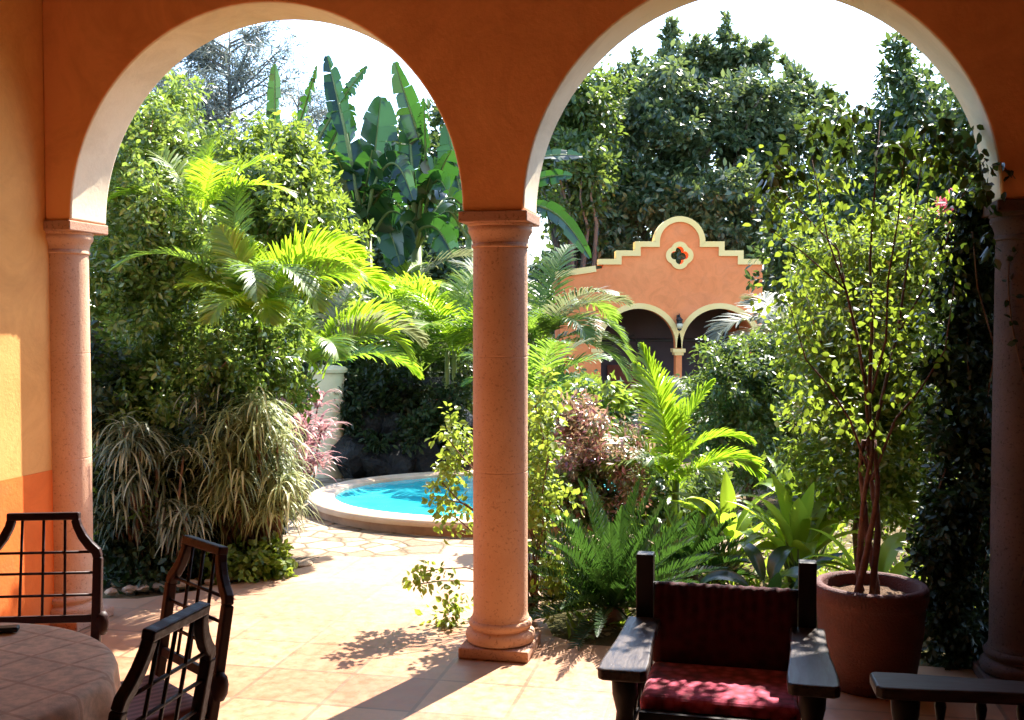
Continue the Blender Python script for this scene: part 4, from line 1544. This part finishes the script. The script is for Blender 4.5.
def ginger_leaves(n, h, L, W, spread=.16, elr=(40, 82)):
    out_ = []
    for i in range(n):
        a = rng.uniform(0, 360)
        out_.append((spread * rng.uniform(.2, 1) * math.cos(R(a)), spread * rng.uniform(.2, 1) * math.sin(R(a)), h * rng.uniform(.25, 1.0), a, rng.uniform(*elr), rng.uniform(25, 105), L * rng.uniform(.75, 1.1), W * rng.uniform(.8, 1.1), rng.uniform(-.5, .5)))
    return out_


gg = 'broad leaved gingers of the right bed'
broad_plant('ginger_plant', 'broad leaved plant with upright glowing leaves beside the young palm', (1.45, 7.1),
            [(0, 0, .36, 95, 82, 18, .38, .11, .1), (.04, 0, .3, 20, 62, 60, .5, .14, .3), (-.05, 0, .3, 165, 55, 70, .5, .14, -.2), (0, -.05, .25, -80, 45, 80, .45, .13, 0)] + ginger_leaves(12, .38, .42, .11), 'lf_ginger', gg)
broad_plant('ginger_plant', 'large broad leaved plant with arching pleated leaves left of the pot', (1.78, 6.6),
            [(-.02, 0, .32, 130, 78, 26, .5, .13, .2), (.04, 0, .3, 40, 66, 60, .55, .16, .2), (-.05, 0, .26, 150, 58, 50, .55, .16, -.2), (0, -.05, .22, -95, 60, 95, .5, .15, 0), (.08, 0, .25, -20, 52, 85, .55, .15, .2)] + ginger_leaves(15, .4, .48, .13), 'lf_ginger', gg)
broad_plant('ginger_plant', 'bright arching broad leaved plant just above the right armchair post', (1.95, 7.0), ginger_leaves(16, .5, .5, .13, .18, (45, 85)), 'lf_ginger', gg)
broad_plant('ginger_plant', 'low broad leaved plant in dappled shade behind the armchair post', (1.5, 6.15), ginger_leaves(13, .25, .4, .11, .14, (20, 70)), 'lf_cycad', gg)
broad_plant('ginger_plant', 'broad leaved plant with pale leaves close behind the terracotta pot', (2.05, 5.95), ginger_leaves(12, .3, .42, .11, .14, (30, 75)), 'lf_ginger', gg)
broad_plant('ginger_plant', 'small broad leaved plant between the cycad and the young palm', (1.1, 7.35), ginger_leaves(12, .3, .36, .09, .14, (20, 70)), 'lf_ginger', gg)

# --- shrubs of the middle and right
e = plant('lime_shrub', 'airy lime green shrub growing round the foot of the middle column', 'shrub', (.12, 6.05),
          [lobe(545, 430, 6.1, 22, 42, .2), lobe(545, 505, 6.0, 24, 50, .2), lobe(538, 500, 6.1, 14, 26, .1), lobe(452, 450, 6.2, 24, 30, .18), lobe(445, 500, 6.1, 16, 26, .15), lobe(424, 578, 5.9, 10, 12, .08), lobe(448, 600, 5.92, 12, 30, .1), lobe(555, 580, 5.9, 16, 36, .15)],
          190, 13, .055, .04, 'lf_lime', 22, .008, .2, 'bark', shell=.2, aspect=.7, droop=.2)
plant('croton_shrub', 'reddish purple croton shrub in the bed right of the middle column', 'shrub', (.78, 7.75),
      sublobes([lobe(595, 440, 7.7, 42, 42, .32), lobe(575, 410, 7.9, 26, 24, .25), lobe(615, 490, 7.5, 38, 42, .3), lobe(570, 480, 7.6, 34, 46, .28), lobe(640, 450, 7.9, 24, 36, .2)], 34, .25, .5),
      360, 24, .055, .046, 'lf_croton', 18, .012, .15, 'bark_red', shell=.3, aspect=.36, up=1.0)
plant('croton_shrub', 'yellow green croton top showing above the reddish shrub', 'shrub', (.7, 8.5), [lobe(590, 402, 8.4, 34, 22, .3), lobe(545, 415, 8.3, 24, 26, .25), lobe(560, 460, 8.3, 40, 50, .25)], 90, 24, .06, .075, 'lf_light', 8, .01, .2, shell=.35)
plant('leafy_shrub', 'low mixed green shrub between the croton and the young palm', 'shrub', (1.15, 8.1), [lobe(640, 490, 8.0, 30, 28, .25), lobe(670, 505, 7.9, 26, 24, .25), lobe(700, 490, 8.3, 26, 26, .25), lobe(615, 520, 7.8, 26, 22, .25), lobe(575, 500, 7.5, 26, 30, .2), lobe(545, 500, 7.3, 16, 26, .12)],
      250, 28, .07, .05, 'lf_tree', 8, .01, .15, shell=.3)
plant('round_bush', 'rounded grey green bush below the pavilion arches', 'shrub', (2.3, 10.3),
      [lobe(745, 380, 10.0, 42, 46, .55), lobe(720, 400, 9.9, 28, 50, .4), lobe(775, 370, 10.2, 35, 36, .5), lobe(745, 440, 9.9, 50, 55, .5), lobe(800, 420, 10.2, 45, 80, .5)],
      480, 48, .085, .05, 'lf_tree', 8, .03, .3, shell=.5, up=.6)
plant('leafy_shrub', 'yellow green leafy shrub filling the view behind the potted tree', 'shrub', (2.35, 7.2),
      [lobe(830, 350, 7.0, 42, 70, .4), lobe(880, 330, 7.0, 50, 80, .4), lobe(925, 380, 6.9, 38, 90, .4), lobe(830, 460, 6.9, 40, 60, .35), lobe(880, 470, 6.8, 45, 70, .35), lobe(840, 260, 7.2, 34, 50, .35), lobe(905, 250, 7.2, 45, 50, .35), lobe(925, 490, 6.8, 30, 60, .3)],
      640, 44, .08, .043, 'lf_light', 16, .018, .3, 'bark_red', shell=.25, aspect=.55)
plant('garden_tree', 'dark leaved tree behind the right arch above the potted tree', 'tree', (5.4, 13.5),
      [lobe(940, 150, 13.2, 52, 60, .9), lobe(905, 100, 13.6, 24, 34, .5), lobe(960, 210, 13.0, 50, 60, .8), lobe(880, 230, 13.4, 60, 60, .8), lobe(900, 65, 13.8, 12, 20, .3), lobe(820, 260, 13.6, 50, 50, .8), lobe(930, 300, 13.0, 80, 70, .8), lobe(860, 160, 14.0, 30, 40, .6)],
      620, 50, .14, .1, 'lf_dark', 12, .09, 1.6, 'bark_grey', shell=.45)

# --- potted tree and its pot
pb = Vector((1.675, 4.95, 0))
pot = empty('plant_pot', pb)
tag(pot, 'large reddish terracotta pot standing at the floor edge under the right arch', 'pot')
mb = MB()
mb.lathe([(.185, 0), (.2, .02), (.236, .25), (.244, .39), (.252, .402), (.257, .42), (.256, .468), (.247, .48), (.224, .481), (.215, .47), (.205, .38)], n=48, cap=False)
mb.build('pot_wall', M['terracotta'], pot, smooth=True, autosmooth=55)
mb = MB()
mb.lathe([(.0, .0), (.189, .0)], n=32, cap=False)
mb.build('pot_base', M['terracotta'], pot)
mb = MB()
V, Fc = [(0, 0, .425)], []
for i, r_ in enumerate((.05, .1, .15, .19, .212)):
    for k in range(24):
        a = 2 * PI * k / 24
        V.append((r_ * math.cos(a), r_ * math.sin(a), .42 + rng.uniform(-.012, .014)))
for k in range(24):
    Fc.append((0, 1 + k, 1 + (k + 1) % 24))
for i in range(4):
    for k in range(24):
        Fc.append((1 + i * 24 + k, 1 + (i + 1) * 24 + k, 1 + (i + 1) * 24 + (k + 1) % 24, 1 + i * 24 + (k + 1) % 24))
mb.add(V, Fc)
mb.build('soil', M['pot_soil'], pot, smooth=True)

ft = empty('potted_tree', (pb.x - .02, pb.y, .41))
tag(ft, 'slender multi stemmed tree with twisted trunks growing in the terracotta pot', 'tree')
org = Vector(ft.location)


def stem_px(pts, rads, dy):
    out_ = []
    for i, (px, py) in enumerate(pts):
        q = at(px, py, pb.y + dy[i])
        out_.append(q - org)
    return out_, rads


mb = MB()
for k in range(4):           # twisted lower trunks
    pts = []
    for i in range(13):
        t = i / 12
        a = k * PI / 2 + t * 3.4
        r_ = .034 * (1 - .5 * t) + .012 + .008 * math.sin(t * 9 + k)
        q = at(867 + 3 * t, 602 - 162 * t, pb.y)
        pts.append(Vector((q.x + r_ * math.cos(a), q.y + r_ * math.sin(a), q.z)) - org)
    mb.tube(pts, [(.0175 - .006 * i / 12) * rng.uniform(.82, 1.2) for i in range(13)], 8)
mb.build('trunk', M['bark_red'], ft, smooth=True)
limbs = [([(870, 445), (869, 400), (872, 330), (870, 260), (876, 170), (880, 120)], [.02, .018, .015, .011, .007, .003], [0, 0, .02, .05, .05, .1]),
         ([(869, 445), (866, 390), (858, 340), (846, 290), (828, 240), (812, 160)], [.016, .014, .012, .009, .006, .003], [0, -.03, -.05, -.1, -.12, -.1]),
         ([(871, 445), (884, 390), (898, 330), (908, 260), (916, 200), (925, 140)], [.016, .014, .012, .009, .006, .003], [0, .03, .08, .1, .12, .1]),
         ([(868, 470), (850, 420), (828, 385), (806, 360), (788, 300)], [.012, .01, .008, .006, .003], [0, -.05, -.1, -.12, -.15]),
         ([(872, 480), (895, 420), (920, 390), (945, 350), (955, 280)], [.012, .01, .008, .006, .003], [0, -.05, -.1, -.14, -.2]),
         ([(870, 400), (886, 340), (888, 280), (898, 220), (905, 150)], [.012, .01, .008, .006, .003], [0, -.1, -.15, -.2, -.25]),
         ([(866, 380), (850, 310), (838, 250), (790, 200), (775, 180)], [.011, .009, .008, .005, .003], [0, .1, .15, .2, .25]),
         ([(900, 330), (940, 260), (960, 200), (985, 160)], [.009, .007, .005, .003], [.08, 0, -.05, -.1]),
         ([(846, 290), (800, 250), (770, 230)], [.008, .005, .003], [-.1, -.2, -.22])]
for pts, rd, dy in limbs:
    mb = MB()
    a, b = stem_px(pts, rd, dy)
    mb.tube(a, [x * .58 for x in b], 7)
    mb.build('limb', M['bark_red'], ft, smooth=True)
fol = [lobe(820, 180, 4.98, 46, 26, .1), lobe(930, 170, 4.98, 46, 36, .12), lobe(775, 200, 4.9, 22, 40, .2), lobe(850, 225, 4.98, 60, 40, .22),
       lobe(800, 290, 4.9, 40, 60, .2), lobe(930, 260, 4.88, 36, 50, .18), lobe(860, 330, 4.92, 50, 70, .2), lobe(805, 390, 4.9, 30, 40, .15), lobe(915, 360, 4.9, 40, 50, .15), lobe(850, 420, 4.95, 50, 40, .2)]
foliage('foliage', fol, 210, 8, .07, .038, M['lf_potted'], ft, .62, shell=.15, droop=.7, up=.2)
# hanging sprays at the top of the crown, darkened to read as backlit
sp = [lobe(a, b, 4.95 + c, d, e_, .06) for a, b, c, d, e_ in ((815, 135, .1, 10, 22), (835, 120, 0, 10, 16), (858, 118, .1, 12, 14), (790, 160, 0, 14, 18), (885, 145, -.05, 12, 12), (905, 150, .1, 14, 18), (930, 130, -.05, 20, 18), (955, 140, 0, 18, 16), (975, 160, -.1, 18, 20), (985, 190, -.15, 8, 18), (940, 165, 0, 26, 20), (845, 150, .1, 12, 12), (770, 175, 0, 10, 20), (990, 240, -.2, 6, 18))]
foliage('top_foliage', sp, 84, 7, .045, .052, M['lf_potted_backlit'], ft, .66, shell=.2, droop=1.0, up=.2)

# --- creeper on the right column
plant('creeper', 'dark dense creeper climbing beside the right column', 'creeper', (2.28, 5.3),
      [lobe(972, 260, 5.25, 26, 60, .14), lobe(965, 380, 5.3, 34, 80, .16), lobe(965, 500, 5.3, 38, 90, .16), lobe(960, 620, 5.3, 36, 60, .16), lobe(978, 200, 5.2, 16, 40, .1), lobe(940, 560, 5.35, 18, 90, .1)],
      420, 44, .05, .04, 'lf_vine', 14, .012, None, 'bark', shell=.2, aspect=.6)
plant('added_shade_hedge', 'added tall dark hedge, mostly unseen, shading the right column and floor', 'hedge', (3.2, 6.1),
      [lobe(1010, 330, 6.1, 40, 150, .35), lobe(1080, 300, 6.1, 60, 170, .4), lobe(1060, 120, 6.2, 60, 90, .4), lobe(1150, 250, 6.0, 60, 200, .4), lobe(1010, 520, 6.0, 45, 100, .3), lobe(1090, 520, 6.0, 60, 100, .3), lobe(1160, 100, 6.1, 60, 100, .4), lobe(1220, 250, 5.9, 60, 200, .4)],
      620, 44, .09, .075, 'lf_vine', 10, .03, .5, shell=.4)  # added mostly out of view to block sun from the right floor
mb = MB()
e = empty('vine_twig', A(LSP, -.15, .8))
tag(e, 'thin bare vine twig clinging to the right column', 'vine')
cpts = []
for i in range(16):
    t = i / 15
    a = -PI / 2 + .5 * math.sin(t * 5) - .5
    r_ = .152
    q = A(LSP, 0, .5 + 1.5 * t) + Vector((r_ * math.cos(a), r_ * math.sin(a), 0))
    cpts.append(q - Vector(e.location))
mb.tube(cpts, .004, 5)
mb.build('stem', M['bark'], e, smooth=True)
VP, VD, VN, VL = [], [], [], []
for q in cpts[1::1]:
    for k in range(3):
        VP.append(np.array(q) + rng.normal(size=3) * .015 + np.array([0, -.02, 0]))
        VD.append(unit(rng.normal(size=3) + np.array([0, -.5, -.3])))
        VN.append(np.array([0, -1, .3]) + rng.normal(size=3) * .4)
        VL.append(rng.uniform(.03, .05))
VL = np.array(VL)
V, q = leaf_geo(np.array(VP), np.array(VD), np.array(VN), VL, VL * .6)
np_mesh('foliage', V, q, M['lf_vine'], e)

plant('bougainvillea', 'pink blossomed bush showing through the top of the potted tree', 'shrub', (2.95, 7.9), [lobe(937, 216, 7.8, 12, 12, .12), lobe(920, 226, 7.8, 8, 8, .1), lobe(946, 206, 7.8, 7, 8, .1)], 18, 26, .035, .045, 'lf_pink', 5, .01, 1.2, leafname='blossom', shell=.2, aspect=.8)

# --- bananas
def banana_px(label, stem_px_, Y, leaves, group='banana plants beyond the pool'):
    """leaves: (foot px, foot py, tip px, tip py, width px, sag px, face roll, raggedness)"""
    bx = at(stem_px_[0], stem_px_[1], Y)
    g0 = terrain(bx.x, Y)
    e = empty('banana_plant', (bx.x, Y, g0))
    tag(e, label, 'banana plant', group)
    h = bx.z - g0
    mb = MB()
    mb.tube([(0, 0, 0), (.03, 0, h * .5), (0, 0, h)], [.13, .11, .075], 12)
    mb.build('trunk', M['stem_green'], e, smooth=True)
    org = Vector((bx.x, Y, g0))
    for (fx_, fy_, tx, ty, wpx, sag, rl, rag) in leaves:
        y1, y2 = Y + rng.uniform(-.5, .3), Y + rng.uniform(-.9, .5)
        f, t = at(fx_, fy_, y1) - org, at(tx, ty, y2) - org
        c = Vector((0, 0, h - .05))
        k = 26
        u = np.linspace(0, 1, k)[:, None]
        fa, ta = np.array(f), np.array(t)
        lf_pts = fa * (1 - u) + ta * u + np.array([0, 0, 1.0]) * (sag * Y / F) * np.sin(u * np.pi) ** .9
        pe = np.array([np.array(c) * (1 - a) + fa * a for a in (0, .35, .7)])
        mb = MB()
        mb.tube([tuple(q) for q in pe] + [tuple(q) for q in lf_pts], list(np.linspace(.04, .03, 3)) + list(np.linspace(.026, .005, k)), 6)
        lf = mb.build('leaf', M['stem_green'], e, smooth=True)
        T = unit(np.gradient(lf_pts, axis=0))
        view = unit(np.array([[0, 1.0, 0.12]]))
        side = unit(np.cross(T, view))
        Nn = np.cross(side, T)
        side, Nn = side * math.cos(rl) + Nn * math.sin(rl), Nn * math.cos(rl) - side * math.sin(rl)
        tt = np.linspace(0, 1, k)
        w = 1.25 * wpx * Y / F / 2 * np.clip(np.sin(np.pi * np.clip(tt * .9 + .08, 0, 1) ** .85), .05, 1) ** .55
        qb = QB()
        for sg in (-1, 1):
            i = 0
            while i < k - 1:
                j = min(k - 1, i + (rng.randint(1, 3) if rag > .6 else rng.randint(2, 6)))
                tilt = rng.uniform(-.32, .32) + (.55 if sg > 0 else .15)
                idx = np.arange(i, j + 1)
                a = lf_pts[idx]
                ww = w[idx][:, None] * rng.uniform(1 - .35 * rag, 1)
                d = side[idx] * sg * math.cos(tilt) - Nn[idx] * math.sin(tilt)
                fw = T[idx] * .3
                nar = np.ones((len(idx), 1)) * rng.uniform(.86, 1.0)
                if rng.rand() < .3:
                    nar[-1] *= .75
                if rag > .6:
                    nar[-1] = .55
                mid = a + (d + fw * .5) * ww * .55
                en = a + (d * .97 + fw) * ww * nar + np.array([0, 0, -1.0]) * ww * (.1 + .3 * rag * rng.rand())
                V = np.stack([a, mid, en], 1).reshape(-1, 3)
                q = []
                for u_ in range(len(idx) - 1):
                    q.append((u_ * 3, u_ * 3 + 1, u_ * 3 + 4, u_ * 3 + 3))
                    q.append((u_ * 3 + 1, u_ * 3 + 2, u_ * 3 + 5, u_ * 3 + 4))
                qb.add(V, np.array(q))
                i = j
        qb.build('leaf_blade', M['lf_banana'], lf)
    return e


banana_px('tallest banana plant with upright torn leaves left of the middle column', (366, 235), 15.0,
          [(346, 135, 327, 56, 22, 2, .3, .3), (367, 222, 381, 97, 46, 0, -.2, .25), (356, 190, 345, 108, 26, 0, .5, .3), (352, 200, 332, 150, 34, 6, .2, .3), (350, 215, 322, 178, 24, 14, .5, .4),
           (372, 190, 398, 148, 26, 8, -.4, .3), (380, 175, 413, 200, 26, 22, .3, .3), (362, 235, 340, 215, 30, 10, .2, .4), (376, 230, 402, 215, 34, 10, .1, .4), (366, 240, 352, 260, 26, 14, 0, .3), (372, 225, 400, 265, 34, 20, .2, .4), (360, 220, 335, 255, 34, 22, .3, .4), (370, 215, 392, 190, 36, 10, -.2, .4), (364, 200, 372, 150, 34, 0, .5, .3)])
banana_px('banana plant with broad dark leaves close to the middle column', (416, 245), 15.5,
          [(424, 150, 395, 62, 24, -2, .2, .3), (426, 160, 424, 98, 16, 0, .9, .7), (412, 170, 408, 108, 22, 0, .3, .2), (430, 205, 452, 150, 28, 6, -.4, .3), (422, 190, 440, 168, 30, 6, .1, .2),
           (432, 215, 462, 205, 26, 12, .3, .3), (410, 205, 392, 168, 26, 4, .4, .3), (425, 235, 452, 245, 30, 14, .2, .4), (405, 240, 385, 250, 26, 12, .3, .4), (418, 215, 430, 178, 28, 0, 0, .2), (420, 230, 458, 270, 32, 18, .2, .4), (412, 225, 392, 275, 32, 20, .2, .4), (428, 200, 446, 190, 34, 14, .3, .4), (416, 205, 412, 150, 34, 2, .4, .3)])
banana_px('thin banana plant with one tilted shredded leaf left of the tallest', (312, 215), 15.8,
          [(318, 140, 367, 66, 17, 4, .3, 1), (290, 150, 317, 66, 15, -3, .6, 1), (328, 150, 352, 105, 26, 2, .2, .3), (312, 190, 338, 150, 26, 4, .2, .4), (305, 190, 285, 165, 24, 8, .4, .4)])
banana_px('slim young banana leaf rising above the light green shrub', (274, 190), 16.5, [(275, 150, 275, 64, 17, 0, .4, .45), (273, 170, 258, 140, 16, 4, .5, .6)])
banana_px('banana plant whose leaves pass behind the middle column', (470, 240), 17.0,
          [(478, 200, 500, 150, 30, 4, .2, .4), (462, 200, 446, 125, 28, 2, .3, .4), (480, 220, 520, 200, 30, 10, .1, .4), (466, 190, 468, 110, 26, 0, .4, .3), (460, 225, 440, 215, 28, 8, .3, .4)])
banana_px('banana plant whose long flat leaf tips show right of the middle column', (512, 230), 18.0,
          [(528, 160, 582, 156, 14, 3, .9, .2), (526, 185, 572, 176, 16, 4, .6, .4), (530, 205, 590, 258, 18, 14, .5, .2), (520, 190, 540, 130, 20, 2, .4, .4)])

# --- far trees
def tree(name, label, base, lobes, nclump, per, spread, size, mat, r0, zfork, nst=14, **kw):
    return plant(name, label, 'tree', base, sublobes(lobes, max(40, nclump // 6), .16, .34), nclump, per, spread, size, mat, nst, r0, zfork, 'bark_grey', kw.pop('group', None), leafname='crown', stemname='trunk', wob=.04, r1=.4, **kw)


D = 34.0
big = [lobe(700, 130, D, 85, 70, 3), lobe(640, 160, D - 1, 60, 65, 2.5), lobe(770, 150, D, 70, 60, 2.5), lobe(690, 210, D - 2, 110, 60, 3), lobe(800, 200, D - 1, 60, 60, 2.5), lobe(590, 205, D - 2, 55, 60, 2.5), lobe(650, 250, D - 3, 90, 40, 2)]
spr = []
for px, py, w_, h_ in ((668, 45, 8, 24), (700, 55, 9, 26), (728, 48, 8, 28), (742, 58, 9, 26), (762, 62, 8, 22), (790, 78, 10, 22), (806, 95, 14, 18), (829, 105, 13, 14), (684, 70, 12, 26), (650, 95, 18, 22), (716, 75, 14, 22), (632, 80, 12, 20), (838, 128, 12, 16)):
    spr.append(lobe(px, py, D, w_, h_, .4))
bt = tree('shade_tree', 'huge dark broad tree with upright sprigs towering over the pavilion', (fx(690) / PD * D, D), big, 1150, 60, .34, .21, 'lf_tree_far', .4, 3.2, 26, shell=.5, up=.4)
f_, C_ = foliage('top_sprigs', spr, 240, 40, .12, .19, M['lf_tree_far'], bt, .5, shell=.3, up=.4, droop=-.4)
tree('shade_tree', 'yellowish green tree beside the right edge of the middle pier', (at(585, 200, 30).x, 30.0),
     [lobe(590, 130, 30, 38, 50, 1.6), lobe(570, 190, 29, 36, 50, 1.5), lobe(610, 95, 30.5, 18, 26, .8), (lobe(560, 150, 30, 30, 40, 1.2))], 330, 46, .28, .18, 'lf_tree', .25, 2.4, shell=.5, up=.4)
tree('broad_tree', 'rounded green tree far behind the banana plants', (at(400, 200, 27).x, 27.0),
     [lobe(400, 210, 27, 80, 60, 2), lobe(330, 230, 26, 50, 60, 1.6), lobe(450, 190, 27, 50, 60, 1.6), lobe(400, 270, 25, 120, 60, 1.6), lobe(450, 130, 27, 34, 40, 1.4)], 460, 44, .26, .2, 'lf_dark', .25, 2.4, shell=.5, up=.4)
tree('broad_tree', 'broad green tree far behind the upper left hedge', (at(150, 200, 24).x, 24.0),
     [lobe(140, 160, 24, 60, 60, 1.8), lobe(210, 190, 23, 60, 50, 1.5), lobe(90, 200, 24, 50, 80, 1.6), lobe(190, 250, 23, 110, 60, 1.6)], 360, 44, .26, .17, 'lf_tree', .22, 2.4, shell=.5, up=.4)
tree('broad_tree', 'dim green tree far beyond the right end of the pavilion', (at(880, 240, 29).x, 29.0),
     [lobe(880, 230, 29, 80, 60, 2), lobe(960, 220, 29, 70, 80, 2), lobe(840, 290, 28, 90, 60, 2), lobe(1010, 260, 28, 80, 90, 2)], 420, 40, .26, .24, 'lf_dark', .25, 2.4, shell=.5, up=.4)


def casuarina(label, px, Y, h, spread, n=60):
    b = at(px, 300, Y)
    g0 = terrain(b.x, Y)
    e = empty('casuarina_tree', (b.x, Y, g0))
    tag(e, label, 'tree', 'wispy casuarina trees at the back left')
    mb = MB()
    mb.tube([(0, 0, 0), (.1, 0, h * .4), (-.05, .05, h * .75), (0, 0, h)], [.2, .14, .07, .015], 8)
    P, Dd = [], []
    for i in range(n):
        t = .35 + .63 * (i / n)
        a = rng.uniform(0, 6.28)
        ln_ = spread * (1.15 - t) * rng.uniform(.7, 1.25) + .3
        p0 = Vector((0, 0, h * t))
        d = Vector((math.cos(a), math.sin(a), rng.uniform(.25, .75)))
        pts = [p0, p0 + d * ln_ * .5, p0 + d * ln_ + Vector((0, 0, .1 * ln_))]
        mb.tube(pts, [.035, .022, .006], 5)
        for k in range(46):
            s = rng.uniform(.25, 1.05)
            q = p0 + d * ln_ * s + Vector(rng.normal(size=3) * .16)
            for m_ in range(3):
                P.append(tuple(q))
                Dd.append((d.x * .5 + rng.normal() * .5, d.y * .5 + rng.normal() * .5, rng.normal() * .5 - .15))
    mb.build('trunk', M['bark_grey'], e, smooth=True)
    P, Dd = np.array(P), np.array(Dd)
    L = rng.uniform(.25, .5, len(P))
    V, q = leaf_geo(P, Dd, rng.normal(size=P.shape), L, np.full(len(P), .022), droop=.3)
    np_mesh('crown', V, q, M['lf_pine'], e)


casuarina('tall wispy casuarina with thin blue grey needles against the sky', 232, 30.0, 11.2, 4.2, 80)
casuarina('second wispy casuarina left of the tall one behind the hedge', 182, 32.0, 10.2, 3.6, 70)
casuarina('faint thin casuarina right of the tall one behind the bananas', 300, 36.0, 11.0, 3.4, 40)

# --- woods that close the far view
lob = []
for i in range(26):
    x = -30 + i * 2.5
    lob.append(((x, 44 + rng.uniform(-3, 3), 1.5 + rng.uniform(-.3, 1.4)), (2.4, 2.2, 2.6 + rng.uniform(0, 1.2))))
P, Dv, N, L, W, C = cloud(lob, 1100, 30, .4, .4, .55, shell=.6, up=.4)
V, q = leaf_geo(P, Dv, N, L, W)
tag(np_mesh('woods', V, q, M['lf_dark']), kind='stuff')

# --- ground cover and litter of the right bed
n = 5200
gx = rng.uniform(.3, 4.2, n)
gy = rng.uniform(5.75, 9.5, n)
keep = (gy > 5.75 + .0 * gx) & ~((gx < .4) & (gy > 7.4)) & ((gx > .35) | (gy < 5.8))
gx, gy = gx[keep], gy[keep]
patch = np.sin(gx * 3.1 + 1) + np.cos(gy * 2.7) + rng.normal(size=len(gx)) * .6 > -.1
gx, gy = gx[patch], gy[patch]
P = np.stack([gx, gy, np.full(len(gx), -.03)], 1)
a = rng.uniform(0, 6.28, len(gx))
Dv = np.stack([np.cos(a), np.sin(a), rng.uniform(.5, 1.8, len(gx))], 1)
L = rng.uniform(.05, .13, len(gx))
V, q = leaf_geo(P, Dv, rng.normal(size=P.shape), L, L * .25, droop=.4)
tag(np_mesh('grass', V, q, M['lf_ground']), kind='stuff')
n = 2600
P = np.stack([rng.uniform(.3, 4, n), rng.uniform(5.7, 9, n), rng.uniform(-.025, 0, n)], 1)
P2 = np.stack([rng.uniform(-3.5, -1.7, 700), rng.uniform(6.8, 8.2, 700), rng.uniform(-.025, 0, 700)], 1)
P = np.concatenate([P[(P[:, 0] > .35)], P2])
a = rng.uniform(0, 6.28, len(P))
L = rng.uniform(.03, .08, len(P))
V, q = leaf_geo(P, np.stack([np.cos(a), np.sin(a), rng.uniform(-.1, .3, len(P))], 1), np.array([[0, 0, 1.0]]) + rng.normal(size=P.shape) * .3, L, L * .5)
tag(np_mesh('leaf_litter', V, q, M['lf_litter']), kind='stuff')
# ------------------------------------------------------------------ light
SUN_AZ = math.atan2(0.51, 0.86)     # from +y towards +x
SUN_EL = R(48.7)
world = bpy.data.worlds.new('World')
scene.world = world
world.use_nodes = True
nt = world.node_tree
bg = nt.nodes['Background']
sky = nt.nodes.new('ShaderNodeTexSky')
sky.sky_type = 'NISHITA'
sky.sun_disc = False
sky.sun_elevation = SUN_EL
sky.sun_rotation = SUN_AZ
sky.dust_density = 0.6
sky.ozone_density = 3.0
sky.air_density = 1.0
nt.links.new(sky.outputs[0], bg.inputs['Color'])
bg.inputs['Strength'].default_value = 0.15
sd = bpy.data.lights.new('sun', 'SUN')
sd.energy = 4.8
sd.angle = R(0.53)
sd.color = (1.0, 0.93, 0.82)
so = bpy.data.objects.new('sun', sd)
COL.objects.link(so)
dirv = Vector((math.sin(SUN_AZ) * math.cos(SUN_EL), math.cos(SUN_AZ) * math.cos(SUN_EL), math.sin(SUN_EL)))
so.rotation_euler = dirv.to_track_quat('Z', 'Y').to_euler()
so.location = (20, 30, 30)

scene.render.engine = 'CYCLES'
cy = scene.cycles
cy.use_denoising = True
try:
    cy.denoiser = 'OPENIMAGEDENOISE'
except Exception:
    pass
cy.max_bounces = 9
cy.diffuse_bounces = 6
cy.glossy_bounces = 3
cy.transmission_bounces = 4
cy.transparent_max_bounces = 8
cy.caustics_reflective = False
cy.caustics_refractive = False
cy.sample_clamp_indirect = 6
cy.use_adaptive_sampling = True
cy.adaptive_threshold = 0.015
vs = scene.view_settings
vs.view_transform = 'Standard'
vs.look = 'None'
vs.exposure = 2.28
vs.gamma = 1.0
scene.display_settings.display_device = 'sRGB'
